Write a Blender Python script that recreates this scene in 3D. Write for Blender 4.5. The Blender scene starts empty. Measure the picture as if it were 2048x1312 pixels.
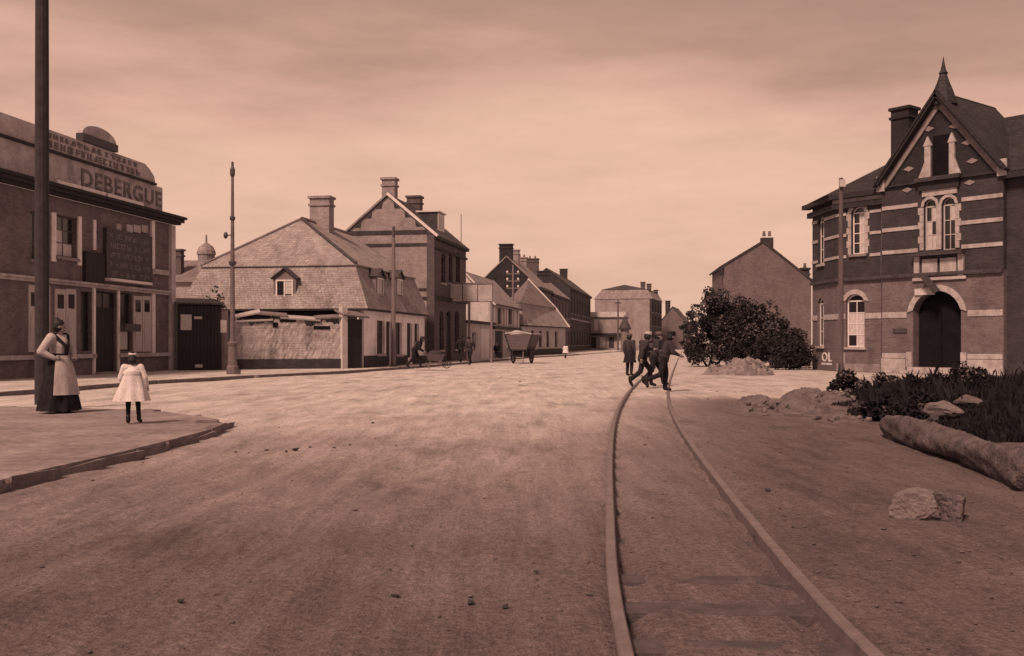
import bpy, bmesh, math, random
import numpy as np
from mathutils import Vector, Matrix

R = math.radians
random.seed(7)
rng = np.random.default_rng(7)
scene = bpy.context.scene

# ------------------------------------------------------------------ camera
F, CX, HY, CH = 2000.0, 1024.0, 686.0, 1.35      # focal length in photo pixels, principal column, horizon row, lens height
cam_data = bpy.data.cameras.new('camera')
cam_data.sensor_width = 36.0
cam_data.lens = 36.0 * F / 2048.0
cam_data.shift_y = (HY - 656.0) / 2048.0
cam_data.clip_start = 0.05
cam_data.clip_end = 6000
cam = bpy.data.objects.new('camera', cam_data)
scene.collection.objects.link(cam)
cam.location = (0, 0, CH)
cam.rotation_euler = (R(90), 0, 0)
scene.camera = cam

# ------------------------------------------------------------------ sky and sun
SUN_EL, SUN_TO = R(48), Vector((-0.52, -0.854))
world = bpy.data.worlds.new('World')
scene.world = world
world.use_nodes = True
wn, wl = world.node_tree.nodes, world.node_tree.links
wn.clear()
w_out = wn.new('ShaderNodeOutputWorld')
w_bg = wn.new('ShaderNodeBackground')
w_sky = wn.new('ShaderNodeTexSky')
w_sky.sky_type = 'NISHITA'
w_sky.sun_disc = False
w_sky.sun_elevation = SUN_EL
w_sky.sun_rotation = math.atan2(SUN_TO.x, SUN_TO.y)
w_sky.dust_density = 4.0
w_sky.air_density = 1.5
w_bw = wn.new('ShaderNodeRGBToBW')
wl.new(w_sky.outputs[0], w_bw.inputs[0])
w_even = wn.new('ShaderNodeMapRange')             # a thin veil of cloud evens the dome out
w_even.inputs['From Min'].default_value = 0.0
w_even.inputs['From Max'].default_value = 20.0
w_even.inputs['To Min'].default_value = 8.2
w_even.inputs['To Max'].default_value = 10.2
wl.new(w_bw.outputs[0], w_even.inputs[0])
w_tc = wn.new('ShaderNodeTexCoord')
w_sep = wn.new('ShaderNodeSeparateXYZ')
wl.new(w_tc.outputs['Generated'], w_sep.inputs[0])
w_map = wn.new('ShaderNodeMapping')
w_map.inputs['Scale'].default_value = (1.6, 1.6, 7.0)
wl.new(w_tc.outputs['Generated'], w_map.inputs[0])
w_n1 = wn.new('ShaderNodeTexNoise')
w_n1.inputs['Scale'].default_value = 1.7
w_n1.inputs['Detail'].default_value = 5
w_n1.inputs['Roughness'].default_value = 0.5
wl.new(w_map.outputs[0], w_n1.inputs[0])
w_add = wn.new('ShaderNodeMath'); w_add.operation = 'MULTIPLY_ADD'   # cloud deck: lower edge ragged
w_add.inputs[1].default_value = 0.24
wl.new(w_n1.outputs[0], w_add.inputs[0])
wl.new(w_sep.outputs[2], w_add.inputs[2])
w_ramp = wn.new('ShaderNodeValToRGB')
e = w_ramp.color_ramp.elements
e[0].position = 0.12; e[0].color = (0.92, 0.92, 0.92, 1)
e[1].position = 0.80; e[1].color = (0.57, 0.54, 0.55, 1)
for pos_, val_ in ((0.21, 1.0), (0.305, 0.97), (0.345, 0.86), (0.39, 0.62), (0.46, 0.53)):
    q_ = e.new(pos_); q_.color = (val_, val_ * (1.0 if val_ > 0.9 else 0.955), val_ * (1.0 if val_ > 0.9 else 0.985), 1)
wl.new(w_add.outputs[0], w_ramp.inputs[0])
w_mul = wn.new('ShaderNodeVectorMath'); w_mul.operation = 'MULTIPLY'
wl.new(w_ramp.outputs[0], w_mul.inputs[0])
w_mul.inputs[1].default_value = (1.0, 0.622, 0.462)                   # the sepia of the print
w_mul2 = wn.new('ShaderNodeVectorMath'); w_mul2.operation = 'SCALE'
w_n2 = wn.new('ShaderNodeTexNoise')               # soft mottling of the veil
w_n2.inputs['Scale'].default_value = 3.2; w_n2.inputs['Detail'].default_value = 7; w_n2.inputs['Roughness'].default_value = 0.6
wl.new(w_map.outputs[0], w_n2.inputs[0])
w_mot = wn.new('ShaderNodeMapRange')
for k_, v_ in (('From Min', 0.3), ('From Max', 0.7), ('To Min', 0.90), ('To Max', 1.08)): w_mot.inputs[k_].default_value = v_
wl.new(w_n2.outputs[0], w_mot.inputs[0])
w_prod = wn.new('ShaderNodeMath'); w_prod.operation = 'MULTIPLY'
wl.new(w_even.outputs[0], w_prod.inputs[0]); wl.new(w_mot.outputs[0], w_prod.inputs[1])
wl.new(w_mul.outputs[0], w_mul2.inputs[0])
wl.new(w_prod.outputs[0], w_mul2.inputs['Scale'])
wl.new(w_mul2.outputs[0], w_bg.inputs[0])
w_bg.inputs[1].default_value = 0.096
wl.new(w_bg.outputs[0], w_out.inputs[0])

sun_data = bpy.data.lights.new('sun', 'SUN')
sun_data.energy = 4.5
sun_data.angle = R(11)
sun_data.color = (1.0, 0.65, 0.452)
sun = bpy.data.objects.new('sun', sun_data)
scene.collection.objects.link(sun)
_d = Vector((SUN_TO.x * math.cos(SUN_EL), SUN_TO.y * math.cos(SUN_EL), math.sin(SUN_EL)))
sun.rotation_euler = (-_d).to_track_quat('-Z', 'Y').to_euler()
sun.location = (-20, -20, 30)

vs = scene.view_settings
vs.view_transform = 'Standard'
vs.look = 'None'
vs.exposure = 0.0
vs.gamma = 1.0
vs.use_curve_mapping = False

# ------------------------------------------------------------------ materials
def tone(v):
    """grey value of the print -> base colour with the print's warm cast"""
    g = float(np.interp(v, (0.015, 0.05, 0.12, 0.35), (0.95, 0.88, 0.80, 0.93)))
    b = float(np.interp(v, (0.015, 0.05, 0.12, 0.35), (1.25, 1.10, 0.92, 1.00)))
    return (v, v * g, v * b, 1)

MATS = {}
def material(name, v, var=0.25, scale=3.0, rough=0.85, bump=0.0, brick=None, fine=0.15, stain=0.0, spec=0.25, stretch=(1, 1, 1), metal=0.0):
    m = bpy.data.materials.new(name)
    m.use_nodes = True
    nt = m.node_tree; N, L = nt.nodes, nt.links
    b = N['Principled BSDF']
    b.inputs['Roughness'].default_value = rough
    b.inputs['Specular IOR Level'].default_value = spec
    b.inputs['Metallic'].default_value = metal
    tc = N.new('ShaderNodeTexCoord')
    mp = N.new('ShaderNodeMapping'); mp.inputs['Scale'].default_value = stretch
    L.new(tc.outputs['Object'], mp.inputs[0])
    n1 = N.new('ShaderNodeTexNoise'); n1.inputs['Scale'].default_value = scale; n1.inputs['Detail'].default_value = 6
    n1.inputs['Roughness'].default_value = 0.65
    L.new(mp.outputs[0], n1.inputs[0])
    n2 = N.new('ShaderNodeTexNoise'); n2.inputs['Scale'].default_value = scale * 9; n2.inputs['Detail'].default_value = 3
    L.new(mp.outputs[0], n2.inputs[0])
    r = N.new('ShaderNodeValToRGB')
    r.color_ramp.elements[0].position = 0.3; r.color_ramp.elements[0].color = tone(v * (1 - var))
    r.color_ramp.elements[1].position = 0.7; r.color_ramp.elements[1].color = tone(v * (1 + var))
    L.new(n1.outputs[0], r.inputs[0])
    mr = N.new('ShaderNodeMapRange')
    mr.inputs['From Min'].default_value = 0.25; mr.inputs['From Max'].default_value = 0.75
    mr.inputs['To Min'].default_value = 1 - fine; mr.inputs['To Max'].default_value = 1 + fine
    L.new(n2.outputs[0], mr.inputs[0])
    mul = N.new('ShaderNodeVectorMath'); mul.operation = 'SCALE'
    L.new(r.outputs[0], mul.inputs[0]); L.new(mr.outputs[0], mul.inputs['Scale'])
    col = mul.outputs[0]
    hgt = n2.outputs[0]
    if brick:
        bw, bh, mort, mv, bvar = brick
        sp = N.new('ShaderNodeSeparateXYZ'); L.new(tc.outputs['Object'], sp.inputs[0])
        ad = N.new('ShaderNodeMath'); ad.operation = 'ADD'
        L.new(sp.outputs[0], ad.inputs[0]); L.new(sp.outputs[1], ad.inputs[1])
        cb = N.new('ShaderNodeCombineXYZ'); L.new(ad.outputs[0], cb.inputs[0]); L.new(sp.outputs[2], cb.inputs[1])
        bt = N.new('ShaderNodeTexBrick')
        bt.inputs['Scale'].default_value = 1.0
        bt.inputs['Brick Width'].default_value = bw
        bt.inputs['Row Height'].default_value = bh
        bt.inputs['Mortar Size'].default_value = mort
        bt.inputs['Mortar Smooth'].default_value = 0.3
        bt.inputs['Bias'].default_value = 0.0
        bt.inputs['Color1'].default_value = (1 - bvar,) * 3 + (1,)
        bt.inputs['Color2'].default_value = (1 + bvar,) * 3 + (1,)
        bt.inputs['Mortar'].default_value = (mv,) * 3 + (1,)
        L.new(cb.outputs[0], bt.inputs[0])
        m2 = N.new('ShaderNodeVectorMath'); m2.operation = 'MULTIPLY'
        L.new(col, m2.inputs[0]); L.new(bt.outputs['Color'], m2.inputs[1])
        col = m2.outputs[0]
        hb = N.new('ShaderNodeMath'); hb.operation = 'MULTIPLY_ADD'
        L.new(bt.outputs['Fac'], hb.inputs[0]); hb.inputs[1].default_value = -0.8; L.new(n2.outputs[0], hb.inputs[2])
        hgt = hb.outputs[0]
    if stain > 0:
        ns = N.new('ShaderNodeTexNoise'); ns.inputs['Scale'].default_value = 0.9; ns.inputs['Detail'].default_value = 8
        ns.inputs['Roughness'].default_value = 0.7
        ms = N.new('ShaderNodeMapping'); ms.inputs['Scale'].default_value = (1.0, 1.0, 0.35)
        L.new(tc.outputs['Object'], ms.inputs[0]); L.new(ms.outputs[0], ns.inputs[0])
        rs = N.new('ShaderNodeMapRange')
        rs.inputs['From Min'].default_value = 0.52; rs.inputs['From Max'].default_value = 0.68
        rs.inputs['To Min'].default_value = 1.0; rs.inputs['To Max'].default_value = 1 - stain
        L.new(ns.outputs[0], rs.inputs[0])
        m3 = N.new('ShaderNodeVectorMath'); m3.operation = 'SCALE'
        L.new(col, m3.inputs[0]); L.new(rs.outputs[0], m3.inputs['Scale'])
        col = m3.outputs[0]
    L.new(col, b.inputs['Base Color'])
    if bump > 0:
        bp = N.new('ShaderNodeBump'); bp.inputs['Strength'].default_value = 0.7; bp.inputs['Distance'].default_value = bump
        L.new(hgt, bp.inputs['Height']); L.new(bp.outputs[0], b.inputs['Normal'])
    MATS[name] = m
    return m

BRK = (0.23, 0.075, 0.008, 1.35, 0.16)
material('brick_cafe', 0.13, 0.25, 1.2, brick=BRK, bump=0.008, stain=0.3)
material('brick_soot_shade', 0.023, 0.3, 1.5, brick=BRK, bump=0.008, stain=0.3)  # sooty brick, also painted on the cottage end as shade
material('brick_dark', 0.040, 0.3, 1.5, brick=BRK, bump=0.008, stain=0.3)
material('brick_ground', 0.125, 0.2, 1.5, brick=BRK, bump=0.008, stain=0.25)
material('brick_pale', 0.235, 0.22, 1.0, brick=BRK, bump=0.008, stain=0.3)
material('brick_band', 0.085, 0.25, 2.0, brick=BRK, bump=0.008)
material('brick_far', 0.235, 0.2, 0.6, brick=BRK, bump=0.005, stain=0.2)
material('brick_gable', 0.125, 0.2, 0.7, brick=BRK, bump=0.006, stain=0.3)
material('whitewash', 0.74, 0.15, 1.5, bump=0.006, stain=0.4)
material('plaster', 0.46, 0.2, 1.5, bump=0.006, stain=0.45)
material('plaster_far', 0.36, 0.18, 1.0, bump=0.004, stain=0.25)
material('rubble_wall', 0.36, 0.35, 2.2, bump=0.02, brick=(0.36, 0.12, 0.010, 0.90, 0.10), stain=0.5, fine=0.35)
material('stone', 0.35, 0.3, 3.0, bump=0.006, stain=0.3)
material('stone_dull', 0.22, 0.25, 3.0, bump=0.006, stain=0.3)
TILE = (0.19, 0.115, 0.010, 0.78, 0.15)
material('tile_pale', 0.27, 0.25, 1.3, fine=0.3, brick=TILE, bump=0.03, stain=0.35)
material('tile_mid', 0.18, 0.25, 0.8, brick=TILE, bump=0.03, stain=0.3)
material('slate', 0.055, 0.25, 0.8, brick=(0.3, 0.16, 0.012, 0.6, 0.2), bump=0.015, stain=0.3, rough=0.6)
material('slate_dark', 0.030, 0.25, 0.8, brick=(0.3, 0.16, 0.012, 0.6, 0.2), bump=0.015, stain=0.3, rough=0.7)
material('slate_pale', 0.24, 0.2, 0.8, brick=(0.3, 0.16, 0.012, 0.7, 0.2), bump=0.015, stain=0.3)
material('zinc', 0.55, 0.15, 3.0, rough=0.45, spec=0.4)
material('wood_dark', 0.028, 0.4, 3.0, rough=0.8, bump=0.004, stretch=(8, 8, 0.6))
material('wood_mid', 0.10, 0.35, 3.0, bump=0.004, stretch=(8, 8, 0.6))
material('wood_pale', 0.40, 0.25, 3.0, bump=0.004, stretch=(8, 8, 0.6), stain=0.3)
material('wood_grey', 0.17, 0.3, 3.0, bump=0.006, stretch=(8, 8, 0.6), stain=0.3)
material('paint_pale', 0.66, 0.15, 3.0, rough=0.6, stain=0.35)
material('paint_white', 0.62, 0.1, 3.0, rough=0.6, stain=0.2)
material('paint_dark', 0.045, 0.3, 3.0, rough=0.5)
material('board_faded', 0.36, 0.3, 1.4, rough=0.8, stain=0.5, bump=0.003)
material('lettering_worn', 0.15, 0.4, 2.0, rough=0.8, stain=0.3)
material('lettering_dark', 0.13, 0.75, 7.0, rough=0.8)
material('lettering_pale', 0.15, 0.7, 4.0, rough=0.8)
material('glass', 0.02, 0.2, 2.0, rough=0.12, spec=0.5)
material('curtain', 0.45, 0.25, 5.0, rough=0.7, stretch=(4, 4, 1))
material('void_shade', 0.012, 0.2, 2.0, rough=0.95, spec=0.0)
material('paper', 0.55, 0.12, 4.0, rough=0.9)
material('iron', 0.055, 0.3, 6.0, rough=0.55, spec=0.4)
material('iron_grey', 0.13, 0.25, 6.0, rough=0.6)
material('rail_steel', 0.145, 0.25, 8.0, rough=0.55, metal=0.1, spec=0.4)
material('sleeper', 0.07, 0.4, 6.0, rough=0.95, bump=0.01)
material('kerb', 0.15, 0.35, 4.0, rough=0.95, bump=0.02)
material('pavement_earth', 0.205, 0.28, 0.9, rough=0.95, bump=0.03, fine=0.3)
material('bark', 0.105, 0.55, 5.0, rough=0.95, bump=0.05, stretch=(1, 1, 1), stain=0.5)
material('bark_dark', 0.04, 0.3, 6.0, rough=0.95, bump=0.01)
material('cut_wood', 0.26, 0.2, 6.0, rough=0.9)
material('leaf', 0.032, 0.5, 2.0, rough=0.7, spec=0.2)
material('leaf_lit', 0.12, 0.4, 2.0, rough=0.7, spec=0.2)  # paler copy of the leaf colour for painted highlights
material('weed', 0.017, 0.5, 2.0, rough=0.8, spec=0.1)
material('soil', 0.115, 0.4, 5.0, rough=0.95, bump=0.03)
material('soil_dry', 0.20, 0.45, 6.0, rough=0.95, bump=0.05, fine=0.35)
material('rock_pale', 0.15, 0.3, 6.0, rough=0.95, bump=0.02)
material('rock', 0.10, 0.4, 6.0, rough=0.95, bump=0.02)
material('clod', 0.035, 0.4, 20.0, rough=0.95)
material('skin', 0.24, 0.1, 6.0, rough=0.6)
material('hair', 0.016, 0.3, 20.0, rough=0.6)
material('cloth_dark', 0.022, 0.35, 8.0, rough=0.95, bump=0.03, spec=0.05)
material('cloth_brown', 0.05, 0.35, 8.0, rough=0.95, bump=0.03, spec=0.05)
material('cloth_mid', 0.12, 0.3, 8.0, rough=0.95, bump=0.03, spec=0.05)
material('cloth_pale', 0.40, 0.2, 8.0, rough=0.95, bump=0.03, spec=0.05)
material('cloth_white', 0.60, 0.12, 6.0, rough=0.95, bump=0.03, spec=0.05)
material('leather', 0.015, 0.3, 8.0, rough=0.5)

def ground_material():
    m = bpy.data.materials.new('earth_road'); m.use_nodes = True
    nt = m.node_tree; N, L = nt.nodes, nt.links
    b = N['Principled BSDF']; b.inputs['Roughness'].default_value = 0.95; b.inputs['Specular IOR Level'].default_value = 0.15
    g = N.new('ShaderNodeNewGeometry')
    def noise(scale, stretch=(1, 1, 1), detail=6, rot=0, rough=0.6):
        mp = N.new('ShaderNodeMapping'); mp.inputs['Scale'].default_value = stretch; mp.inputs['Rotation'].default_value = (0, 0, rot)
        L.new(g.outputs['Position'], mp.inputs[0])
        n = N.new('ShaderNodeTexNoise'); n.inputs['Scale'].default_value = scale; n.inputs['Detail'].default_value = detail
        n.inputs['Roughness'].default_value = rough
        L.new(mp.outputs[0], n.inputs[0]); return n.outputs[0]
    def math_(op, a, bb, c=None):
        n = N.new('ShaderNodeMath'); n.operation = op
        for i, x in enumerate((a, bb, c)):
            if x is None: continue
            if isinstance(x, (int, float)): n.inputs[i].default_value = x
            else: L.new(x, n.inputs[i])
        return n.outputs[0]
    def rng_(x, a, bb, c, d, smooth=False):
        n = N.new('ShaderNodeMapRange')
        if smooth: n.interpolation_type = 'SMOOTHSTEP'
        for k, v in zip(('From Min', 'From Max', 'To Min', 'To Max'), (a, bb, c, d)): n.inputs[k].default_value = v
        L.new(x, n.inputs[0]); return n.outputs[0]
    sp = N.new('ShaderNodeSeparateXYZ'); L.new(g.outputs['Position'], sp.inputs[0])
    big = noise(0.16, detail=5)
    mid = noise(0.9, (1.6, 0.5, 1), 7, R(9), 0.7)
    streak = noise(2.2, (2.2, 0.16, 1), 6, R(10), 0.65)
    fine = noise(22, detail=4, rough=0.7)
    grit = noise(70, detail=2)
    # dusty middle, damp earth near and right of rails; foreground vignette also painted in
    d1 = rng_(math_('ADD', sp.outputs[1], math_('MULTIPLY', math_('SUBTRACT', big, 0.5), 16.0)), 1.5, 24.0, 0.0, 1.0, True)
    xr = math_('SUBTRACT', sp.outputs[0], math_('MULTIPLY', sp.outputs[1], 0.13))
    right = rng_(math_('ADD', xr, math_('MULTIPLY', math_('SUBTRACT', mid, 0.5), 2.5)), -2.2, 2.2, 0.0, 1.0, True)
    nearside = rng_(math_('ADD', sp.outputs[1], math_('MULTIPLY', math_('SUBTRACT', big, 0.5), 10.0)), 21.0, 27.0, 1.0, 0.12, True)
    wet = math_('MULTIPLY', right, nearside)
    dust_vignette = math_('MULTIPLY', d1, math_('SUBTRACT', 1.0, math_('MULTIPLY', wet, 0.92)))
    v = rng_(dust_vignette, 0, 1, 0.092, 0.43)
    v = math_('MULTIPLY', v, rng_(mid, 0.3, 0.7, 0.72, 1.28))
    v = math_('MULTIPLY', v, rng_(streak, 0.3, 0.7, 0.84, 1.16))
    v = math_('MULTIPLY', v, rng_(fine, 0.3, 0.7, 0.66, 1.34))
    v = math_('MULTIPLY', v, rng_(grit, 0.3, 0.7, 0.68, 1.32))
    patch = noise(0.55, (1.3, 0.55, 1), 9, R(12), 0.72)       # trodden and damp patches, hoof-churned spots
    v = math_('MULTIPLY', v, rng_(patch, 0.50, 0.66, 1.06, 0.70, True))
    churn = noise(3.4, (1, 0.6, 1), 6, 0, 0.7)
    v = math_('MULTIPLY', v, rng_(churn, 0.58, 0.70, 1.0, 0.72, True))
    c = N.new('ShaderNodeCombineXYZ')
    L.new(v, c.inputs[0]); L.new(math_('MULTIPLY', v, rng_(dust_vignette, 0, 1, 0.80, 0.94)), c.inputs[1]); L.new(math_('MULTIPLY', v, rng_(dust_vignette, 0, 1, 0.90, 0.97)), c.inputs[2])
    L.new(c.outputs[0], b.inputs['Base Color'])
    h = math_('ADD', math_('MULTIPLY', streak, 0.05), math_('ADD', math_('ADD', math_('MULTIPLY', mid, 0.05), math_('MULTIPLY', churn, 0.035)), math_('ADD', math_('MULTIPLY', fine, 0.026), math_('MULTIPLY', grit, 0.008))))
    bp = N.new('ShaderNodeBump'); bp.inputs['Strength'].default_value = 0.8; bp.inputs['Distance'].default_value = 1.0
    L.new(h, bp.inputs['Height']); L.new(bp.outputs[0], b.inputs['Normal'])
    MATS['earth'] = m
ground_material()

# ------------------------------------------------------------------ helpers
C = scene.collection
def tag(o, label=None, cat=None, group=None, kind=None):
    if label: o['label'] = label
    if cat: o['category'] = cat
    if group: o['group'] = group
    if kind: o['kind'] = kind
    return o
def thing(name, label, cat, loc=(0, 0, 0), rz=0.0, group=None):
    o = bpy.data.objects.new(name, None)
    o.empty_display_size = 0.2
    C.objects.link(o); o.location = loc; o.rotation_euler = (0, 0, rz)
    return tag(o, label, cat, group)
def link(name, mesh, mat=None, parent=None, loc=None, rot=None, label=None):
    o = bpy.data.objects.new(name, mesh); C.objects.link(o)
    if mat is not None and not mesh.materials: mesh.materials.append(MATS[mat])
    if parent is not None: o.parent = parent
    if loc is not None: o.location = loc
    if rot is not None: o.rotation_euler = rot if hasattr(rot, '__len__') else (0, 0, rot)
    if label: o['label'] = label
    return o

class MB:
    def __init__(s): s.v = []; s.f = []; s.smooth = False
    def add(s, vs, fs):
        n = len(s.v); s.v += [tuple(p) for p in vs]; s.f += [tuple(i + n for i in f) for f in fs]; return s
    def box(s, x0, x1, y0, y1, z0, z1):
        return s.add([(x0, y0, z0), (x1, y0, z0), (x1, y1, z0), (x0, y1, z0), (x0, y0, z1), (x1, y0, z1), (x1, y1, z1), (x0, y1, z1)],
                     [(0, 3, 2, 1), (4, 5, 6, 7), (0, 1, 5, 4), (1, 2, 6, 5), (2, 3, 7, 6), (3, 0, 4, 7)])
    def prism_xz(s, pts, y0, y1):                 # outline in x,z (counter-clockwise seen from -y) extruded along y
        n = len(pts)
        return s.add([(x, y0, z) for x, z in pts] + [(x, y1, z) for x, z in pts],
                     [tuple(range(n)), tuple(range(2 * n - 1, n - 1, -1))] + [(i, i + n, (i + 1) % n + n, (i + 1) % n) for i in range(n)])
    def prism_yz(s, pts, x0, x1):
        n = len(pts)
        return s.add([(x0, y, z) for y, z in pts] + [(x1, y, z) for y, z in pts],
                     [tuple(range(n - 1, -1, -1)), tuple(range(n, 2 * n))] + [(i, (i + 1) % n, (i + 1) % n + n, i + n) for i in range(n)])
    def slab(s, pts, t):                          # flat outline in space given thickness along its normal (downwards)
        P = [Vector(p) for p in pts]
        nrm = (P[1] - P[0]).cross(P[2] - P[0]).normalized()
        if nrm.z < 0: P.reverse(); nrm = -nrm
        n = len(P)
        return s.add([tuple(p) for p in P] + [tuple(p - nrm * t) for p in P],
                     [tuple(range(n)), tuple(range(2 * n - 1, n - 1, -1))] + [((i + 1) % n, i, i + n, (i + 1) % n + n) for i in range(n)])
    def tube(s, pts, rad, n=8, cap=True):
        P = [Vector(p) for p in pts]
        if not hasattr(rad, '__len__'): rad = [rad] * len(P)
        base = len(s.v); prev = None
        for i, p in enumerate(P):
            t = (P[min(i + 1, len(P) - 1)] - P[max(i - 1, 0)])
            t = t.normalized() if t.length > 1e-9 else Vector((0, 0, 1))
            a = prev if prev is not None else (Vector((1, 0, 0)) if abs(t.x) < 0.9 else Vector((0, 1, 0)))
            u = (a - t * a.dot(t)).normalized(); w = t.cross(u); prev = u
            for k in range(n):
                an = 2 * math.pi * k / n
                s.v.append(tuple(p + (u * math.cos(an) + w * math.sin(an)) * rad[i]))
        for i in range(len(P) - 1):
            for k in range(n):
                a0 = base + i * n + k; a1 = base + i * n + (k + 1) % n
                s.f.append((a0, a1, a1 + n, a0 + n))
        if cap:
            s.f.append(tuple(base + k for k in range(n - 1, -1, -1)))
            s.f.append(tuple(base + (len(P) - 1) * n + k for k in range(n)))
        return s
    def lathe(s, prof, c=(0, 0, 0), n=12):
        return s.tube([(c[0], c[1], c[2] + z) for r, z in prof], [max(r, 1e-4) for r, z in prof], n)
    def ball(s, c, r, n=10, m=6):
        rx, ry, rz = r if hasattr(r, '__len__') else (r, r, r)
        base = len(s.v)
        s.v.append((c[0], c[1], c[2] - rz))
        for i in range(1, m):
            ph = -math.pi / 2 + math.pi * i / m
            for k in range(n):
                an = 2 * math.pi * k / n
                s.v.append((c[0] + rx * math.cos(ph) * math.cos(an), c[1] + ry * math.cos(ph) * math.sin(an), c[2] + rz * math.sin(ph)))
        s.v.append((c[0], c[1], c[2] + rz)); top = len(s.v) - 1
        for k in range(n): s.f.append((base, base + 1 + (k + 1) % n, base + 1 + k))
        for i in range(m - 2):
            for k in range(n):
                a = base + 1 + i * n + k; b2 = base + 1 + i * n + (k + 1) % n
                s.f.append((a, b2, b2 + n, a + n))
        o = base + 1 + (m - 2) * n
        for k in range(n): s.f.append((o + k, o + (k + 1) % n, top))
        return s
    def mesh(s, name):
        me = bpy.data.meshes.new(name); me.from_pydata(s.v, [], s.f); me.update()
        if s.smooth: me.polygons.foreach_set('use_smooth', [True] * len(me.polygons))
        return me
    def build(s, name, mat, parent=None, loc=None, rot=None, label=None):
        return link(name, s.mesh(name), mat, parent, loc, rot, label)

def gp(px, py, z=0.0):                            # a pixel of the ground
    d = (CH - z) * F / (py - HY)
    return Vector(((px - CX) / F * d, d, z))
def at(px, py, d):
    return Vector(((px - CX) / F * d, d, CH + (HY - py) / F * d))

class Fr:
    """frame of a wall: local X along the front (outside on -Y), deg = heading of X from +Y towards +X"""
    def __init__(s, ox, oy, deg):
        s.o = Vector((ox, oy)); a = R(deg); s.rz = math.pi / 2 - a
        s.ux = Vector((math.sin(a), math.cos(a))); s.uy = Vector((-s.ux.y, s.ux.x))
    def _hit(s, px, py, base, u):
        k, m = (px - CX) / F, (HY - py) / F       # t*(k,1) = base + q*u
        det = k * (-u.y) + u.x * 1.0
        t = (base.x * (-u.y) + u.x * base.y) / det
        q = (k * base.y - base.x) / det
        return q, CH + m * t
    def fr(s, px, py, y=0.0): return s._hit(px, py, s.o + s.uy * y, s.ux)
    def en(s, px, py, x=0.0): return s._hit(px, py, s.o + s.ux * x, s.uy)
    def thing(s, name, label, cat, group=None): return thing(name, label, cat, (s.o.x, s.o.y, 0), s.rz, group)

def wall_mesh(mb, x0, x1, z0, z1, holes, y=0.0, depth=0.22, thick=0.35):
    """front wall in the plane y with openings (xa, xb, za, zb[, rise]) and their reveals"""
    xs = sorted({x0, x1} | {h[0] for h in holes} | {h[1] for h in holes})
    zs = sorted({z0, z1} | {h[2] for h in holes} | {h[3] for h in holes})
    for i in range(len(xs) - 1):
        for j in range(len(zs) - 1):
            cx, cz = (xs[i] + xs[i + 1]) / 2, (zs[j] + zs[j + 1]) / 2
            if cx < x0 or cx > x1 or cz < z0 or cz > z1: continue
            if any(h[0] < cx < h[1] and h[2] < cz < h[3] for h in holes): continue
            mb.add([(xs[i], y, zs[j]), (xs[i + 1], y, zs[j]), (xs[i + 1], y, zs[j + 1]), (xs[i], y, zs[j + 1])], [(0, 1, 2, 3)])
    yb = y + depth
    for h in holes:
        xa, xb, za, zb = h[:4]; rise = h[4] if len(h) > 4 else 0
        zt = zb - rise
        mb.add([(xa, y, za), (xa, yb, za), (xa, yb, zt), (xa, y, zt)], [(0, 1, 2, 3)])
        mb.add([(xb, y, za), (xb, yb, za), (xb, yb, zt), (xb, y, zt)], [(3, 2, 1, 0)])
        mb.add([(xa, y, za), (xb, y, za), (xb, yb, za), (xa, yb, za)], [(0, 1, 2, 3)])
        if rise <= 0:
            mb.add([(xa, y, zb), (xb, y, zb), (xb, yb, zb), (xa, yb, zb)], [(3, 2, 1, 0)])
        else:
            arc = arch_pts(xa, xb, zt, rise)
            for p, q in zip(arc[:-1], arc[1:]):
                mb.add([(p[0], y, p[1]), (q[0], y, q[1]), (q[0], y, zb), (p[0], y, zb)], [(0, 1, 2, 3)])
                mb.add([(p[0], y, p[1]), (q[0], y, q[1]), (q[0], yb, q[1]), (p[0], yb, p[1])], [(3, 2, 1, 0)])
    # ends, top and back
    yt = y + thick
    mb.add([(x0, y, z0), (x0, yt, z0), (x0, yt, z1), (x0, y, z1)], [(3, 2, 1, 0)])
    mb.add([(x1, y, z0), (x1, yt, z0), (x1, yt, z1), (x1, y, z1)], [(0, 1, 2, 3)])
    mb.add([(x0, y, z1), (x1, y, z1), (x1, yt, z1), (x0, yt, z1)], [(0, 1, 2, 3)])
    mb.add([(x0, yt, z0), (x1, yt, z0), (x1, yt, z1), (x0, yt, z1)], [(3, 2, 1, 0)])
    return mb
def arch_pts(xa, xb, zt, rise, n=10):
    w = (xb - xa) / 2; r = (w * w + rise * rise) / (2 * rise); cx = (xa + xb) / 2; cz = zt + rise - r
    a0 = math.asin(min(1, w / r))
    if rise > w: a0 = math.pi - a0
    return [(cx + r * math.sin(-a0 + 2 * a0 * i / n), cz + r * math.cos(-a0 + 2 * a0 * i / n)) for i in range(n + 1)]

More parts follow.
